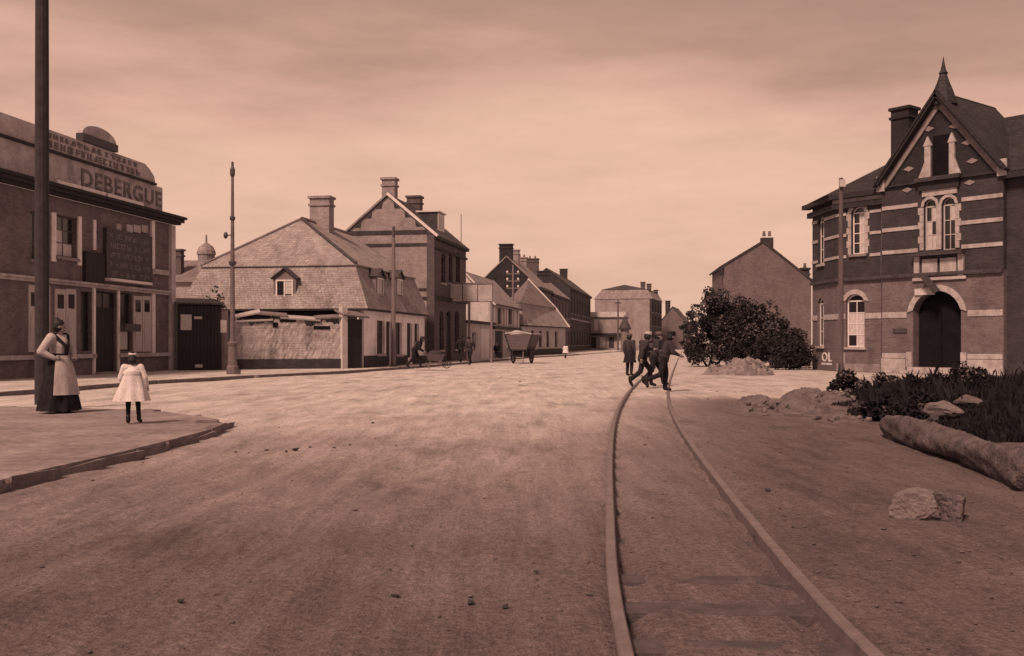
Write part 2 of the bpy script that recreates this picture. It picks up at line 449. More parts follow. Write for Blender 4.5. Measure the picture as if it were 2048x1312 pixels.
def window(root, x, z, w, h, y=0.14, cols=2, rows=2, rise=0.0, frame='paint_pale', panes='glass', sill=True, sill_mat='stone', mount=None, fw=0.06, bright=None, name='window', barw=0.035):
    """casement set in an opening: frame, each pane, sill. mount = (loc, rz) of the wall it sits in"""
    loc, rz = mount or ((0, 0, 0), 0.0)
    def L(px, py, pz):
        c, s_ = math.cos(rz), math.sin(rz)
        return (loc[0] + px * c - py * s_, loc[1] + px * s_ + py * c, loc[2] + pz)
    m = MB()
    if rise > 0:
        arc = arch_pts(0, w, h - rise, rise)
        m.box(0, fw, 0, 0.06, 0, h - rise); m.box(w - fw, w, 0, 0.06, 0, h - rise)
        inn = arch_pts(fw, w - fw, h - rise, max(0.02, rise - fw))
        for i in range(len(arc) - 1):
            m.prism_xz([inn[i], inn[i + 1], arc[i + 1], arc[i]], 0, 0.06)
        m.box(fw, w - fw, 0, 0.06, h - rise - fw, h - rise)
    else:
        m.box(0, fw, 0, 0.06, 0, h); m.box(w - fw, w, 0, 0.06, 0, h)
        m.box(fw, w - fw, 0, 0.06, h - fw, h)
    m.box(fw, w - fw, 0, 0.06, 0, fw)
    top = h - rise - (fw if rise <= 0 else fw)
    gx = (w - 2 * fw) / cols; gz = (top - fw) / rows
    for i in range(1, cols): m.box(fw + gx * i - barw / 2, fw + gx * i + barw / 2, 0.008, 0.05, fw, top)
    for j in range(1, rows):
        for i in range(cols):
            m.box(fw + gx * i + (barw / 2 if i else 0), fw + gx * (i + 1) - (barw / 2 if i < cols - 1 else 0), 0.012, 0.05, fw + gz * j - barw / 2, fw + gz * j + barw / 2)
    fo = m.build(name, frame, root, L(x, y, z), rz)
    me = {}
    for i in range(cols):
        for j in range(rows):
            pm = panes
            if bright and (i, j) in bright: pm = 'curtain'
            if pm not in me:
                q = MB().box(0, gx, 0.03, 0.04, 0, gz).mesh('pane'); q.materials.append(MATS[pm]); me[pm] = q
            link('pane', me[pm], None, fo, (fw + gx * i, 0, fw + gz * j))
    if rise > 0:
        arc = arch_pts(fw, w - fw, h - rise, max(0.02, rise - fw))
        MB().prism_xz([(fw, h - rise)] + [(w - fw, h - rise)] + arc[::-1][1:-1], 0.03, 0.04).build('fanlight', panes, fo)
    if sill:
        MB().box(-0.10, w + 0.10, -y - 0.10, -0.002, -0.12, -0.003).build('sill', sill_mat, fo)
    return fo

def plank_door(root, x0, x1, z0, z1, y, mat, n, name='door', mount=None):
    loc, rz = mount or ((0, 0, 0), 0.0)
    c, s_ = math.cos(rz), math.sin(rz)
    o = MB().box(0, x1 - x0, 0.05, 0.08, 0, z1 - z0).build(name, mat, root, (loc[0] + x0 * c - y * s_, loc[1] + x0 * s_ + y * c, loc[2] + z0), rz)
    w = (x1 - x0) / n
    me = MB().box(0.006, w - 0.006, 0.0, 0.048, 0.0, z1 - z0).mesh('plank'); me.materials.append(MATS[mat])
    for i in range(n): link('plank', me, None, o, (w * i, random.uniform(-0.006, 0.006), 0))
    return o

def text_mesh(txt, size, depth, name='lettering', squash=1.0):
    cu = bpy.data.curves.new(name, 'FONT'); cu.body = txt; cu.size = size; cu.extrude = depth; cu.space_character = 1.15; cu.offset = 0.018
    o = bpy.data.objects.new(name, cu); C.objects.link(o)
    dg = bpy.context.evaluated_depsgraph_get(); dg.update()
    me = bpy.data.meshes.new_from_object(o.evaluated_get(dg))
    bpy.data.objects.remove(o); bpy.data.curves.remove(cu)
    me.name = name; me.materials.clear()
    return me

def chimney(root, x, y, z0, z1, wx, wy, mat='brick_band', pots=0, cap=True, name='chimney', mount=None):
    m = MB().box(x - wx / 2, x + wx / 2, y - wy / 2, y + wy / 2, z0, z1)
    if cap:
        m.box(x - wx / 2 - 0.07, x + wx / 2 + 0.07, y - wy / 2 - 0.07, y + wy / 2 + 0.07, z1 - 0.42, z1 - 0.30)
        m.box(x - wx / 2 - 0.09, x + wx / 2 + 0.09, y - wy / 2 - 0.09, y + wy / 2 + 0.09, z1 + 0.002, z1 + 0.14)
    o = m.build(name, mat, root)
    for i in range(pots):
        f = (i + 0.5) / pots - 0.5
        px, py = (x + f * wx * 0.9, y) if wx > wy else (x, y + f * wy * 0.9)
        MB().lathe([(0.11, z1 + 0.14), (0.13, z1 + 0.2), (0.09, z1 + 0.45), (0.11, z1 + 0.47), (0.11, z1 + 0.5)], (px, py, 0), 8).build('chimney_pot', 'brick_gable', o)
    return o

# ------------------------------------------------------------------ ground
def vnoise(x, y, seed, freq):
    """smooth value noise on arrays"""
    X, Y = x * freq, y * freq
    i, j = np.floor(X).astype(int), np.floor(Y).astype(int)
    fx, fy = X - i, Y - j
    fx = fx * fx * (3 - 2 * fx); fy = fy * fy * (3 - 2 * fy)
    def h(a, b):
        n = (a * 374761393 + b * 668265263 + seed * 144665) & 0x7fffffff
        n = ((n ^ (n >> 13)) * 1274126177) & 0x7fffffff
        return ((n ^ (n >> 16)) & 0xffff) / 65535.0
    return (h(i, j) * (1 - fx) + h(i + 1, j) * fx) * (1 - fy) + (h(i, j + 1) * (1 - fx) + h(i + 1, j + 1) * fx) * fy - 0.5

def axis(fine0, fine1, step, lo, hi, grow=1.12):
    a = list(np.arange(fine0, fine1 + 1e-6, step))
    s_ = step; x = fine1
    while x < hi: s_ *= grow; x += s_; a.append(min(x, hi))
    s_ = step; x = fine0
    while x > lo: s_ *= grow; x -= s_; a.insert(0, max(x, lo))
    return np.array(sorted(set(a)))

# centre line of the tram track, metre gauge
TRK = [(0.72, -6), (0.80, -2), (0.93, 2), (1.06, 5.04), (1.25, 7.3), (1.71, 12), (2.27, 17), (2.93, 22), (3.83, 28), (5.15, 36), (8.75, 57), (16.2, 100), (28.6, 171)]
def catmull(pts, n):
    P = [Vector((p[0], p[1], 0)) for p in pts]; out = []
    for i in range(len(P) - 1):
        p0, p1, p2, p3 = P[max(i - 1, 0)], P[i], P[i + 1], P[min(i + 2, len(P) - 1)]
        # chord-length tangents
        t1 = (p2 - p0) / max(1e-6, (p2 - p0).length) * (p2 - p1).length
        t2 = (p3 - p1) / max(1e-6, (p3 - p1).length) * (p2 - p1).length
        for k in range(n):
            t = k / n
            out.append(p1 * (2 * t ** 3 - 3 * t * t + 1) + t1 * (t ** 3 - 2 * t * t + t) + p2 * (-2 * t ** 3 + 3 * t * t) + t2 * (t ** 3 - t * t))
    out.append(P[-1]); return out
track = catmull(TRK, 16)
trk_y = np.array([p.y for p in track]); trk_x = np.array([p.x for p in track])

xs = axis(-6.5, 9.0, 0.10, -1500, 1500)
ys = axis(2.5, 20.0, 0.10, -400, 3000)
GX, GY = np.meshgrid(xs, ys)
fade = np.clip(1.0 - np.hypot(GX, GY - 8) / 70.0, 0, 1)
GZ = (vnoise(GX * 1.0, GY * 0.45, 1, 0.55) * 0.05 + vnoise(GX * 1.5, GY * 0.35, 2, 1.7) * 0.030 + vnoise(GX, GY, 3, 4.3) * 0.018) * fade
tx = np.interp(GY, trk_y, trk_x)
off = GX - tx
# worn wheel ruts beside and a flat, slightly dished bed between the rails
for ro, rd, rw_, ph in ((-1.85, 0.042, 0.10, 0.0), (-1.68, -0.024, 0.09, 0.0), (-2.9, 0.030, 0.12, 1.0), (-3.45, 0.030, 0.12, 2.2), (-4.3, 0.026, 0.14, 1.0), (-4.9, 0.014, 0.12, 2.2), (-1.05, 0.024, 0.12, 0.6), (1.35, 0.028, 0.14, 1.7), (2.4, 0.028, 0.16, 0.4)):
    GZ -= rd * np.exp(-((off - ro + 0.16 * np.sin(GY * 0.33 + ph)) / rw_) ** 2) * fade * (0.55 + 0.9 * np.clip(vnoise(GX * 0.3, GY, 17, 0.5) + 0.3, 0, 1))
inside = np.exp(-(off / 0.62) ** 6)
GZ = GZ * (1 - 0.75 * inside) - 0.02 * inside * fade
for s_ in (-1, 1):
    GZ -= 0.075 * np.exp(-((off - s_ * 0.455) / 0.045) ** 2) * fade
GZ -= 0.012
nx, ny = len(xs), len(ys)
verts = np.stack([GX.ravel(), GY.ravel(), GZ.ravel()], 1)
idx = np.arange(nx * ny).reshape(ny, nx)
quads = np.stack([idx[:-1, :-1].ravel(), idx[:-1, 1:].ravel(), idx[1:, 1:].ravel(), idx[1:, :-1].ravel()], 1)
def np_mesh(name, v, f, smooth=False):
    me = bpy.data.meshes.new(name)
    me.vertices.add(len(v)); me.vertices.foreach_set('co', np.asarray(v, np.float32).ravel())
    k = f.shape[1]
    me.loops.add(f.size); me.loops.foreach_set('vertex_index', f.astype(np.int32).ravel())
    me.polygons.add(len(f)); me.polygons.foreach_set('loop_start', np.arange(0, f.size, k, dtype=np.int32))
    try: me.polygons.foreach_set('loop_total', np.full(len(f), k, np.int32))
    except Exception: pass
    if smooth: me.polygons.foreach_set('use_smooth', np.ones(len(f), bool))
    me.update(calc_edges=True); me.validate()
    return me
tag(link('ground', np_mesh('ground', verts, quads, True), 'earth'), 'trampled earth street surface', None, kind='structure')
def ground_z(x, y):
    i = int(np.clip(np.searchsorted(xs, x), 1, nx - 1)); j = int(np.clip(np.searchsorted(ys, y), 1, ny - 1))
    return float(GZ[j, i])

# ------------------------------------------------------------------ pavements with their kerb stones
def pavement(name, kerb_line, inner, h, label, stone_len=1.0, rough=0.02, stone_to=120, mat='earth'):
    n = len(kerb_line)
    mb = MB()
    vs_ = [(p[0], p[1], h) for p in kerb_line] + [(p[0], p[1], h) for p in inner]
    vb = [(p[0], p[1], -0.3) for p in kerb_line] + [(p[0], p[1], -0.3) for p in inner]
    fs = []
    for i in range(n - 1):
        fs.append((i, i + 1, n + i + 1, n + i))
        fs.append((i, 2 * n + i, 2 * n + i + 1, i + 1))
    mb.add(vs_ + vb, fs)
    o = mb.build(name, mat); tag(o, label, kind='structure')
    # kerb stones
    P = [Vector((p[0], p[1])) for p in kerb_line]
    meshes = []
    for k in range(4):
        q = MB().box(-stone_len / 2 + 0.012, stone_len / 2 - 0.012, -0.07, 0.07, -0.28, 0.0)
        q.v = [(x + random.uniform(-rough, rough) * 0.6, y + random.uniform(-rough, rough), z + (random.uniform(-rough, rough * 0.4) if z > -0.1 else 0)) for x, y, z in q.v]
        me = q.mesh('kerb_stone'); me.materials.append(MATS['kerb']); meshes.append(me)
    d = 0; cnt = 0
    for a, b in zip(P[:-1], P[1:]):
        seg = (b - a).length; t = (b - a) / max(seg, 1e-6)
        while d < seg:
            c = a + t * (d + stone_len * 0.5)
            if -8 < c.y < stone_to:
                link('kerb_stone', meshes[cnt % 4], None, o, (c.x, c.y, h + 0.004 + random.uniform(-rough, rough * 0.6) * 0.6), math.atan2(t.y, t.x) + random.uniform(-1, 1) * rough); cnt += 1
            d += stone_len
        d -= seg
    return o
KL = [(-15.0, 14.5), (-13.6, 22), (-12.6, 28), (-11.9, 32.9), (-10.3, 38), (-7.6, 44.3), (-4.9, 55), (-1.2, 75), (1.9, 92), (6.6, 108), (13.5, 140), (21.5, 178)]
KI = [(-24, 16), (-24, 22), (-24, 28), (-23, 33), (-22, 38), (-20, 46), (-17, 58), (-14, 78), (-12, 95), (-8, 112), (-2, 145), (6, 185)]
pavement('pavement_far', KL, KI, 0.11, 'earth pavement in front of the row of houses across the street', 1.0, 0.015, 112)
KL2 = [(-4.95, -6), (-4.9, 2), (-4.82, 7), (-4.70, 10), (-4.55, 11.5), (-4.46, 13.2), (-4.42, 14.6), (-4.6, 15.9), (-5.3, 17.2), (-6.6, 18.6), (-8.6, 19.6), (-12.0, 20.3), (-20, 21.0)]
KI2 = [(-24, -6), (-24, 1), (-24, 5), (-24, 8), (-24, 10), (-24, 11), (-24, 12), (-24, 13), (-24, 14), (-24, 15), (-24, 16), (-24, 17), (-24.5, 19)]
pavement('pavement_near', KL2, KI2, 0.085, 'earth corner pavement with a crumbling kerb where a woman and a child stand', 0.9, 0.05, 40, 'pavement_earth')

# ------------------------------------------------------------------ tram track
tr = thing('tram_track', 'metre gauge tram track curving away through the earth street', 'track', (1.06, 5.0, 0))
def offset_line(s_):
    out = []
    for i, p in enumerate(track):
        t = (track[min(i + 1, len(track) - 1)] - track[max(i - 1, 0)]).normalized()
        nrm = Vector((t.y, -t.x, 0))
        out.append(p + nrm * s_)
    return out
for s_ in (-1, 1):
    ln = offset_line(s_ * 0.53)
    mb = MB(); prof = [(-0.034, -0.15), (-0.034, 0.020), (-0.026, 0.030), (0.026, 0.030), (0.034, 0.020), (0.034, -0.15)]
    rv, rf = [], []
    for i, p in enumerate(ln):
        t = (ln[min(i + 1, len(ln) - 1)] - ln[max(i - 1, 0)]).normalized(); nr = Vector((t.y, -t.x, 0))
        for a, z in prof: rv.append((p.x + nr.x * a - 1.06, p.y + nr.y * a - 5.0, z + 0.002 * math.sin(i * 0.9)))
    for i in range(len(ln) - 1):
        for k in range(5):
            a0 = i * 6 + k; rf.append((a0, a0 + 1, a0 + 7, a0 + 6))
    mb.add(rv, rf).build('rail', 'rail_steel', tr)
sl = MB().box(-0.80, 0.80, -0.105, 0.105, -0.16, 0.0)
sm = sl.mesh('sleeper'); sm.materials.append(MATS['sleeper'])
acc = 0.35; nxt = 0.0; dist = 0
for a, b in zip(track[:-1], track[1:]):
    seg = (b - a).length; t = (b - a).normalized(); dist2 = dist + seg
    while nxt < dist2:
        p = a + t * (nxt - dist)
        if 3.2 < p.y < 14:
            z = -0.037 + random.uniform(-0.002, 0.002) if p.y < 6.3 else -0.09
            link('sleeper', sm, None, tr, (p.x - 1.06, p.y - 5.0, z), (random.uniform(-0.01, 0.01), random.uniform(-0.008, 0.008), math.atan2(t.y, t.x) - math.pi / 2 + random.uniform(-0.02, 0.02)))
        nxt += 0.66
    dist = dist2


# ================================================================== left corner cafe with the big roof sign
cf = Fr(-15.55, 45.8, 8.1)
cafe = cf.thing('corner_cafe', 'two-storey cafe building with rooftop signboards and a half-round top at the left edge', 'building')
def cz(px, py, y=0): return cf.fr(px, py, y)[1]
def cxx(px, y=0): return cf.fr(px, 600, y)[0]
XL = -15.5
zc0 = cz(345, 452)                                # underside of cornice
zb0 = cz(330, 590)                                # string course between the floors
zs0 = cz(330, 712)
holes = []
W1 = (cxx(112), cxx(153), cz(150, 517), cz(150, 436)); holes.append(W1)
WM = (cxx(60), cxx(90), cz(75, 520), cz(75, 425)); holes.append(WM)
SG = (cxx(206), cxx(298), cz(250, 560), cz(250, 447))
DO = (cxx(189), cxx(233), 0.06, cz(210, 583)); holes.append(DO)
OL = (cxx(161), cxx(183), cz(170, 702), cz(170, 583)); holes.append(OL)
OR_ = (cxx(237), cxx(264), cz(250, 702), cz(250, 586)); holes.append(OR_)
wall_mesh(MB(), XL, 0, 0, zc0 + 0.05, holes).build('wall', 'brick_cafe', cafe)
MB().box(XL + 0.01, -0.36, 0.36, 8.0, 0, zc0).build('rear_block', 'brick_cafe', cafe)
MB().box(-0.355, -0.012, 0.36, 8.0, 0, zc0 + 0.04).build('side_wall', 'plaster_far', cafe)
# cornice
MB().box(XL, 0.35, -0.42, 0.0, zc0 + 0.16, zc0 + 0.30).box(XL, 0.25, -0.30, 0.0, zc0 + 0.055, zc0 + 0.155).box(XL, 0.42, -0.52, 0.3, zc0 + 0.305, zc0 + 0.42).build('cornice', 'wood_dark', cafe)
zl = zc0 + 0.425
for a, b in ((112, 158), (162, 196), (199, 207), (213, 283)):
    MB().box(cxx(a, -0.4), cxx(b, -0.4), -0.50, -0.02, zl, zl + 0.13).build('zinc_ledge_glint', 'zinc', cafe)  # sunlight reflected off the gutter, put into pale strips
# lower signboard, upper signboard, half-round top
ysg = 0.05
zt0 = cz(325, 376, ysg)
MB().box(XL, cxx(325, ysg), ysg, ysg + 0.18, zl + 0.003, zt0).build('lower_signboard', 'board_faded', cafe)
MB().box(XL, cxx(310, ysg), ysg - 0.10, ysg + 0.22, zt0 + 0.003, zt0 + 0.10).build('signboard_rail', 'wood_dark', cafe)
zu0, zu1 = zt0 + 0.103, cz(292, 326, ysg)
xr0, xr1 = cxx(312, ysg), cxx(291, ysg)
MB().prism_xz([(XL, zu0), (xr0, zu0), (xr0 - 0.12, zu0 + (zu1 - zu0) * 0.4), ((xr0 + xr1) / 2 - 0.1, zu0 + (zu1 - zu0) * 0.75), (xr1, zu1 - 0.04), (XL, zu1)], ysg + 0.02, ysg + 0.16).build('upper_signboard', 'board_faded', cafe)
da, db = cxx(165, ysg), cxx(233, ysg)
MB().prism_xz([(db, zu1 + 0.30)] + [((da + db) / 2 + (db - da) / 2 * math.cos(t), zu1 + 0.30 + (cz(199, 255, ysg) - zu1 - 0.30) * math.sin(t)) for t in np.linspace(0.12, math.pi - 0.12, 14)] + [(da, zu1 + 0.30)], ysg + 0.0, ysg + 0.20).build('half_round_panel', 'board_faded', cafe)
MB().box(da - 0.03, db + 0.03, ysg - 0.06, ysg + 0.26, zu1 + 0.003, zu1 + 0.298).build('panel_base', 'paint_dark', cafe)
# lettering
tm = text_mesh('DEBERGUE', 1.0, 0.02)
co = np.array([v.co for v in tm.vertices]); x0_, x1_ = co[:, 0].min(), co[:, 0].max(); z1_ = co[:, 1].max()
xa, xb = cxx(160, ysg), cxx(321, ysg); za, zb_ = zl + 0.32, zt0 - 0.22
lo = link('lettering', tm, 'lettering_dark', cafe, (xa, ysg - 0.012, za), (R(90), 0, 0))
lo.scale = ((xb - xa) / (x1_ - x0_), (zb_ - za) / z1_, 0.5)
mb = MB()
for row, (zz, hh) in enumerate(((zu0 + 0.58 * (zu1 - zu0), 0.24 * (zu1 - zu0)), (zu0 + 0.14 * (zu1 - zu0), 0.30 * (zu1 - zu0)))):
    x = cxx(96, ysg)
    while x < cxx(284 + 14 * row, ysg) - 0.6:
        w = random.uniform(0.20, 0.34)
        # worn, unreadable sign-writing: only a few strokes of every letter are left
        for (a, b, c, d) in random.sample([(0, .3, 0, 1), (.7, 1, 0, 1), (0, 1, 0, .2), (0, 1, .8, 1), (0, 1, .4, .6), (.35, .65, 0, 1)], 3):
            yy = ysg - 0.012 + random.uniform(-0.004, 0.004)
            mb.box(x + a * w, x + b * w, yy, ysg + 0.021, zz + c * hh, zz + d * hh)
        x += w + random.uniform(0.10, 0.22)
tag(mb.build('worn_lettering', 'lettering_worn', cafe), kind='stuff')
# little window at the left of the lower board
window(cafe, cxx(117, ysg), cz(120, 391, ysg) + 0.0, cxx(145, ysg) - cxx(117, ysg), cz(130, 356, ysg) - cz(130, 390, ysg), y=ysg - 0.05, cols=2, rows=1, frame='wood_pale', sill=False)
# upper floor
window(cafe, W1[0], W1[2], W1[1] - W1[0], W1[3] - W1[2], cols=2, rows=3, frame='wood_mid', sill_mat='stone_dull', bright={(0, 0), (0, 1), (1, 0)}, panes='glass')
window(cafe, WM[0], WM[2], WM[1] - WM[0], WM[3] - WM[2], cols=2, rows=3, frame='wood_mid', sill_mat='stone_dull')
for a, b, y0_, y1_ in ((101, 110, 425, 523), (154, 161, 433, 531), (185, 190, 440, 500)):
    MB().box(cxx(a), cxx(b), -0.06, -0.002, cz((a + b) / 2, y1_), cz((a + b) / 2, y0_)).build('window_casing', 'paint_pale', cafe)
# hanging sign with rows of painted words
sg = MB().box(SG[0], SG[1], -0.16, -0.004, SG[2], cz(250, 464)).build('painted_sign', 'paint_dark', cafe)
mb = MB()
zt_, zb2 = cz(250, 468), SG[2]
nrow = 5
for r_ in range(nrow):
    zz = zb2 + (zt_ - zb2) * (r_ + 0.18) / nrow; hh = (zt_ - zb2) / nrow * 0.55; x = SG[0] + 0.15 + random.uniform(0, 0.3)
    while x < SG[1] - 0.4:
        w = random.uniform(0.12, 0.26)
        for (a, b, c, d) in random.sample([(0, .3, 0, 1), (.7, 1, 0, 1), (0, 1, 0, .2), (0, 1, .8, 1), (0, 1, .4, .6)], 3):
            mb.box(x + a * w, x + b * w, -0.166 + random.uniform(-0.003, 0.002), -0.158, zz + c * hh, zz + d * hh)
        x += w + random.choice((0.06, 0.06, 0.06, 0.3))
tag(mb.build('sign_lettering', 'lettering_pale', sg), kind='stuff')
for a, b in ((230, 239), (250, 262), (264, 278), (281, 292)):
    MB().box(cxx(a), cxx(b), -0.08, -0.003, cz(a, 464), cz(a, 447) - 0.02 * (a - 230) / 20).build('plaster_panel', 'plaster_far', cafe)
MB().box(SG[0] - 0.05, cxx(290), -0.35, -0.002, cz(250, 566), cz(250, 561)).build('sign_shelf', 'paint_pale', cafe)
MB().box(cxx(165), cxx(203), -0.14, -0.002, cz(185, 570), cz(185, 505)).build('recess_shade', 'wood_dark', cafe)  # dark slab painted in for the shade of a wall recess
# right-hand brick panel with pilasters
MB().box(cxx(300), cxx(306), -0.10, -0.002, cz(303, 548), zc0).build('pilaster', 'paint_pale', cafe)
MB().box(cxx(300), cxx(333), -0.14, -0.105, cz(315, 549), cz(315, 539)).build('panel_sill', 'stone', cafe)
MB().box(cxx(337), -0.003, -0.16, -0.002, 0.12, zc0 - 0.002).build('corner_pilaster', 'plaster', cafe)
# string course and ground floor
MB().box(XL, cxx(336), -0.13, -0.003, zb0, zb0 + 0.18).box(XL, cxx(336), -0.20, -0.135, zb0 + 0.10, zb0 + 0.185).build('string_course', 'stone', cafe)
MB().box(XL, cxx(187), -0.16, -0.003, zs0, zs0 + 0.16).build('sill_course', 'stone', cafe)
MB().box(cxx(235), cxx(336), -0.16, -0.003, zs0, zs0 + 0.16).build('sill_course', 'stone', cafe)
for (a, b) in ((184, 188.5), (233.5, 237), (302, 308)):
    MB().box(cxx(a), cxx(b), -0.07, -0.002, zs0 + 0.163 if a > 300 else 0.12, zb0 - 0.002).build('pilaster', 'paint_pale', cafe)
def leaf_shutter(a, b, top, bot, pane_top, pane_bot):
    x0, x1 = cxx(a), cxx(b); zt, zb3 = cz((a + b) / 2, top), cz((a + b) / 2, bot)
    o = MB().box(0, x1 - x0, 0, 0.05, 0, zt - zb3).build('shutter', 'wood_pale', cafe, (x0, -0.055, zb3))
    w = x1 - x0
    p0, p1 = cz((a + b) / 2, pane_bot) - zb3, cz((a + b) / 2, pane_top) - zb3
    MB().box(0.2 * w, 0.8 * w, -0.012, -0.001, p0, p1).build('pane', 'glass', o)
    MB().box(0.16 * w, 0.84 * w, -0.022, -0.002, 0.12, p0 - 0.18).build('panel', 'wood_pale', o)
for a, b in ((101, 107), (108, 129), (130, 150), (151, 158)):
    if b - a > 10: leaf_shutter(a, b, 578, 702, 589, 617)
for a, b in ((265, 282), (283, 300)): leaf_shutter(a, b, 592, 703, 600, 624)
for a, b in ((55, 75), (78, 98)): leaf_shutter(a, b, 570, 704, 585, 612)
plank_door(cafe, DO[0] + 0.01, DO[1] - 0.01, DO[2], DO[3] - 0.7, 0.12, 'wood_dark', 5)
window(cafe, DO[0] + 0.01, DO[3] - 0.69, DO[1] - DO[0] - 0.02, 0.68, cols=2, rows=1, frame='wood_dark', sill=False, name='fanlight_window', y=0.12)
window(cafe, OL[0], OL[2], OL[1] - OL[0], OL[3] - OL[2], cols=1, rows=3, frame='wood_dark', sill=False)
window(cafe, OR_[0], OR_[2], OR_[1] - OR_[0], OR_[3] - OR_[2], cols=1, rows=3, frame='wood_dark', sill=False, bright={(0, 0)})
MB().box(cxx(230), cxx(262), -0.45, -0.40, cz(246, 663), cz(246, 648)).tube([(cxx(246), -0.42, cz(246, 650)), (cxx(246), -0.42, cz(246, 640)), (cxx(246), -0.01, cz(246, 640))], 0.02, 6).build('bracket_sign', 'iron', cafe)
MB().box(DO[0] - 0.1, DO[1] + 0.1, -0.32, -0.001, 0.0, 0.2).build('door_step', 'stone_dull', cafe)

# ================================================================== tarred shed beside the cafe
pa, pb = gp(357, 745.6), gp(443, 744.6)
sd = Fr(pa.x, pa.y, math.degrees(math.atan2(pb.x - pa.x, pb.y - pa.y)))
shed = sd.thing('shed', 'low black boarded shed with posters between cafe and cottage', 'shed')
SW = (pb - pa).length; zsh = sd.fr(400, 606)[1]
MB().box(0, SW, 0.10, 3.0, 0, zsh - 0.02).build('body', 'wood_dark', shed)
MB().slab([(-0.1, -0.18, zsh), (SW + 0.1, -0.18, zsh), (SW + 0.1, 3.2, zsh + 0.35), (-0.1, 3.2, zsh + 0.35)], 0.07).build('roof', 'slate', shed)
npl = 12
mp_ = MB().box(0.006, SW / npl - 0.006, 0, 0.09, 0.02, zsh - 0.12).mesh('plank'); mp_.materials.append(MATS['wood_dark'])
for i in range(npl): link('plank', mp_, None, shed, (SW / npl * i, random.uniform(-0.01, 0.01), random.uniform(-0.015, 0.0)))
def sdx(p): return sd.fr(p, 650)[0]
def sdz(p, q): return sd.fr(p, q)[1]
for a, b, q0, q1, mt in ((361, 383, 629, 660, 'curtain'), (441, 453, 640, 665, 'paper'), (388, 404, 633, 638, 'curtain'), (390, 405, 729, 735, 'curtain')):
    MB().box(sdx(a), min(sdx(b), SW + 0.25), -0.03, -0.016, sdz(a, q1), sdz(a, q0)).build('poster', mt, shed)
MB().box(SW + 0.0, SW + 0.30, -0.02, 0.2, 0, zsh - 0.3).build('end_post', 'wood_grey', shed)

# ================================================================== ragged yard wall
pa, pb = gp(466, 743.5), gp(688, 741.5)
yw = Fr(pa.x, pa.y, math.degrees(math.atan2(pb.x - pa.x, pb.y - pa.y)))
YL = (pb - pa).length
ywall = yw.thing('yard_wall', 'rough pale rubble wall with ragged top and dark plinth', 'wall')
ztop = yw.fr(580, 646)[1]; zpl = yw.fr(580, 718)[1]
n = 46
mb = MB(); vv = []
tops = [ztop + 0.16 * math.sin(i * 0.55) * random.uniform(0.2, 1) + random.uniform(-0.08, 0.08) + (0.18 if 16 < i < 30 else 0) for i in range(n + 1)]
for i in range(n + 1):
    x = YL * i / n
    for j in range(9):
        z = zpl + (tops[i] - zpl) * j / 8
        vv.append((x, random.uniform(-0.02, 0.02) - 0.0, z))
    vv.append((x, 0.38, tops[i] + random.uniform(-0.05, 0.05))); vv.append((x, 0.40, zpl))
fs = []
for i in range(n):
    for j in range(10): fs.append((i * 11 + j, (i + 1) * 11 + j, (i + 1) * 11 + j + 1, i * 11 + j + 1))
mb.add(vv, fs).build('masonry', 'rubble_wall', ywall)
MB().box(0, YL, -0.05, 0.42, 0, zpl - 0.001).build('plinth', 'brick_dark', ywall)
for (a, b, q0, q1) in ((546, 556, 645, 655), (628, 660, 652, 659), (480, 540, 632, 637), (560, 592, 640, 644)):
    x0, zA = yw.fr(a, q1, -0.03); x1, zB = yw.fr(b, q0, -0.03)
    MB().box(x0, x1, -0.022, 0.1, zA, zB).build('gap_shade', 'void_shade', ywall)  # black slabs put the shade of gaps onto the wall face
# broken pent roof strips lying on the wall top
for i, (a, q0, b, q1) in enumerate(((470, 634, 520, 624), (508, 626, 575, 632), (560, 634, 640, 640), (630, 636, 684, 634), (472, 642, 545, 639))):
    x0, z0 = yw.fr(a, q0, 0.1); x1, z1 = yw.fr(b, q1, 0.1)
    MB().slab([(x0, -0.10, z0), (x1, -0.12, z1), (x1, 0.55, z1 + 0.16), (x0, 0.55, z0 + 0.14)], 0.07).build('loose_board', 'wood_grey' if i % 2 else 'plaster_far', ywall)
gate = Fr(*gp(688, 741.5).xy, math.degrees(math.atan2(gp(727, 740.5).x - gp(688, 741.5).x, gp(727, 740.5).y - gp(688, 741.5).y)))
gl = (gp(727, 740.5) - gp(688, 741.5)).length
gt = gate.thing('yard_gate', 'dark boarded yard gate beside a white post, left of the cottage front', 'gate')
zg = gate.fr(700, 634)[1]
plank_door(gt, 0.22, gl - 0.05, 0.04, zg - 0.1, 0.05, 'wood_dark', 7, 'gate_leaf')
MB().box(-0.16, 0.16, -0.08, 0.2, 0.05, gate.fr(684, 614)[1]).build('gate_post', 'plaster', gt)
MB().slab([(-0.2, -0.25, zg + 0.12), (gl + 0.2, -0.25, zg + 0.02), (gl + 0.2, 0.5, zg + 0.3), (-0.2, 0.5, zg + 0.38)], 0.08).build('lintel_roof', 'wood_grey', gt)

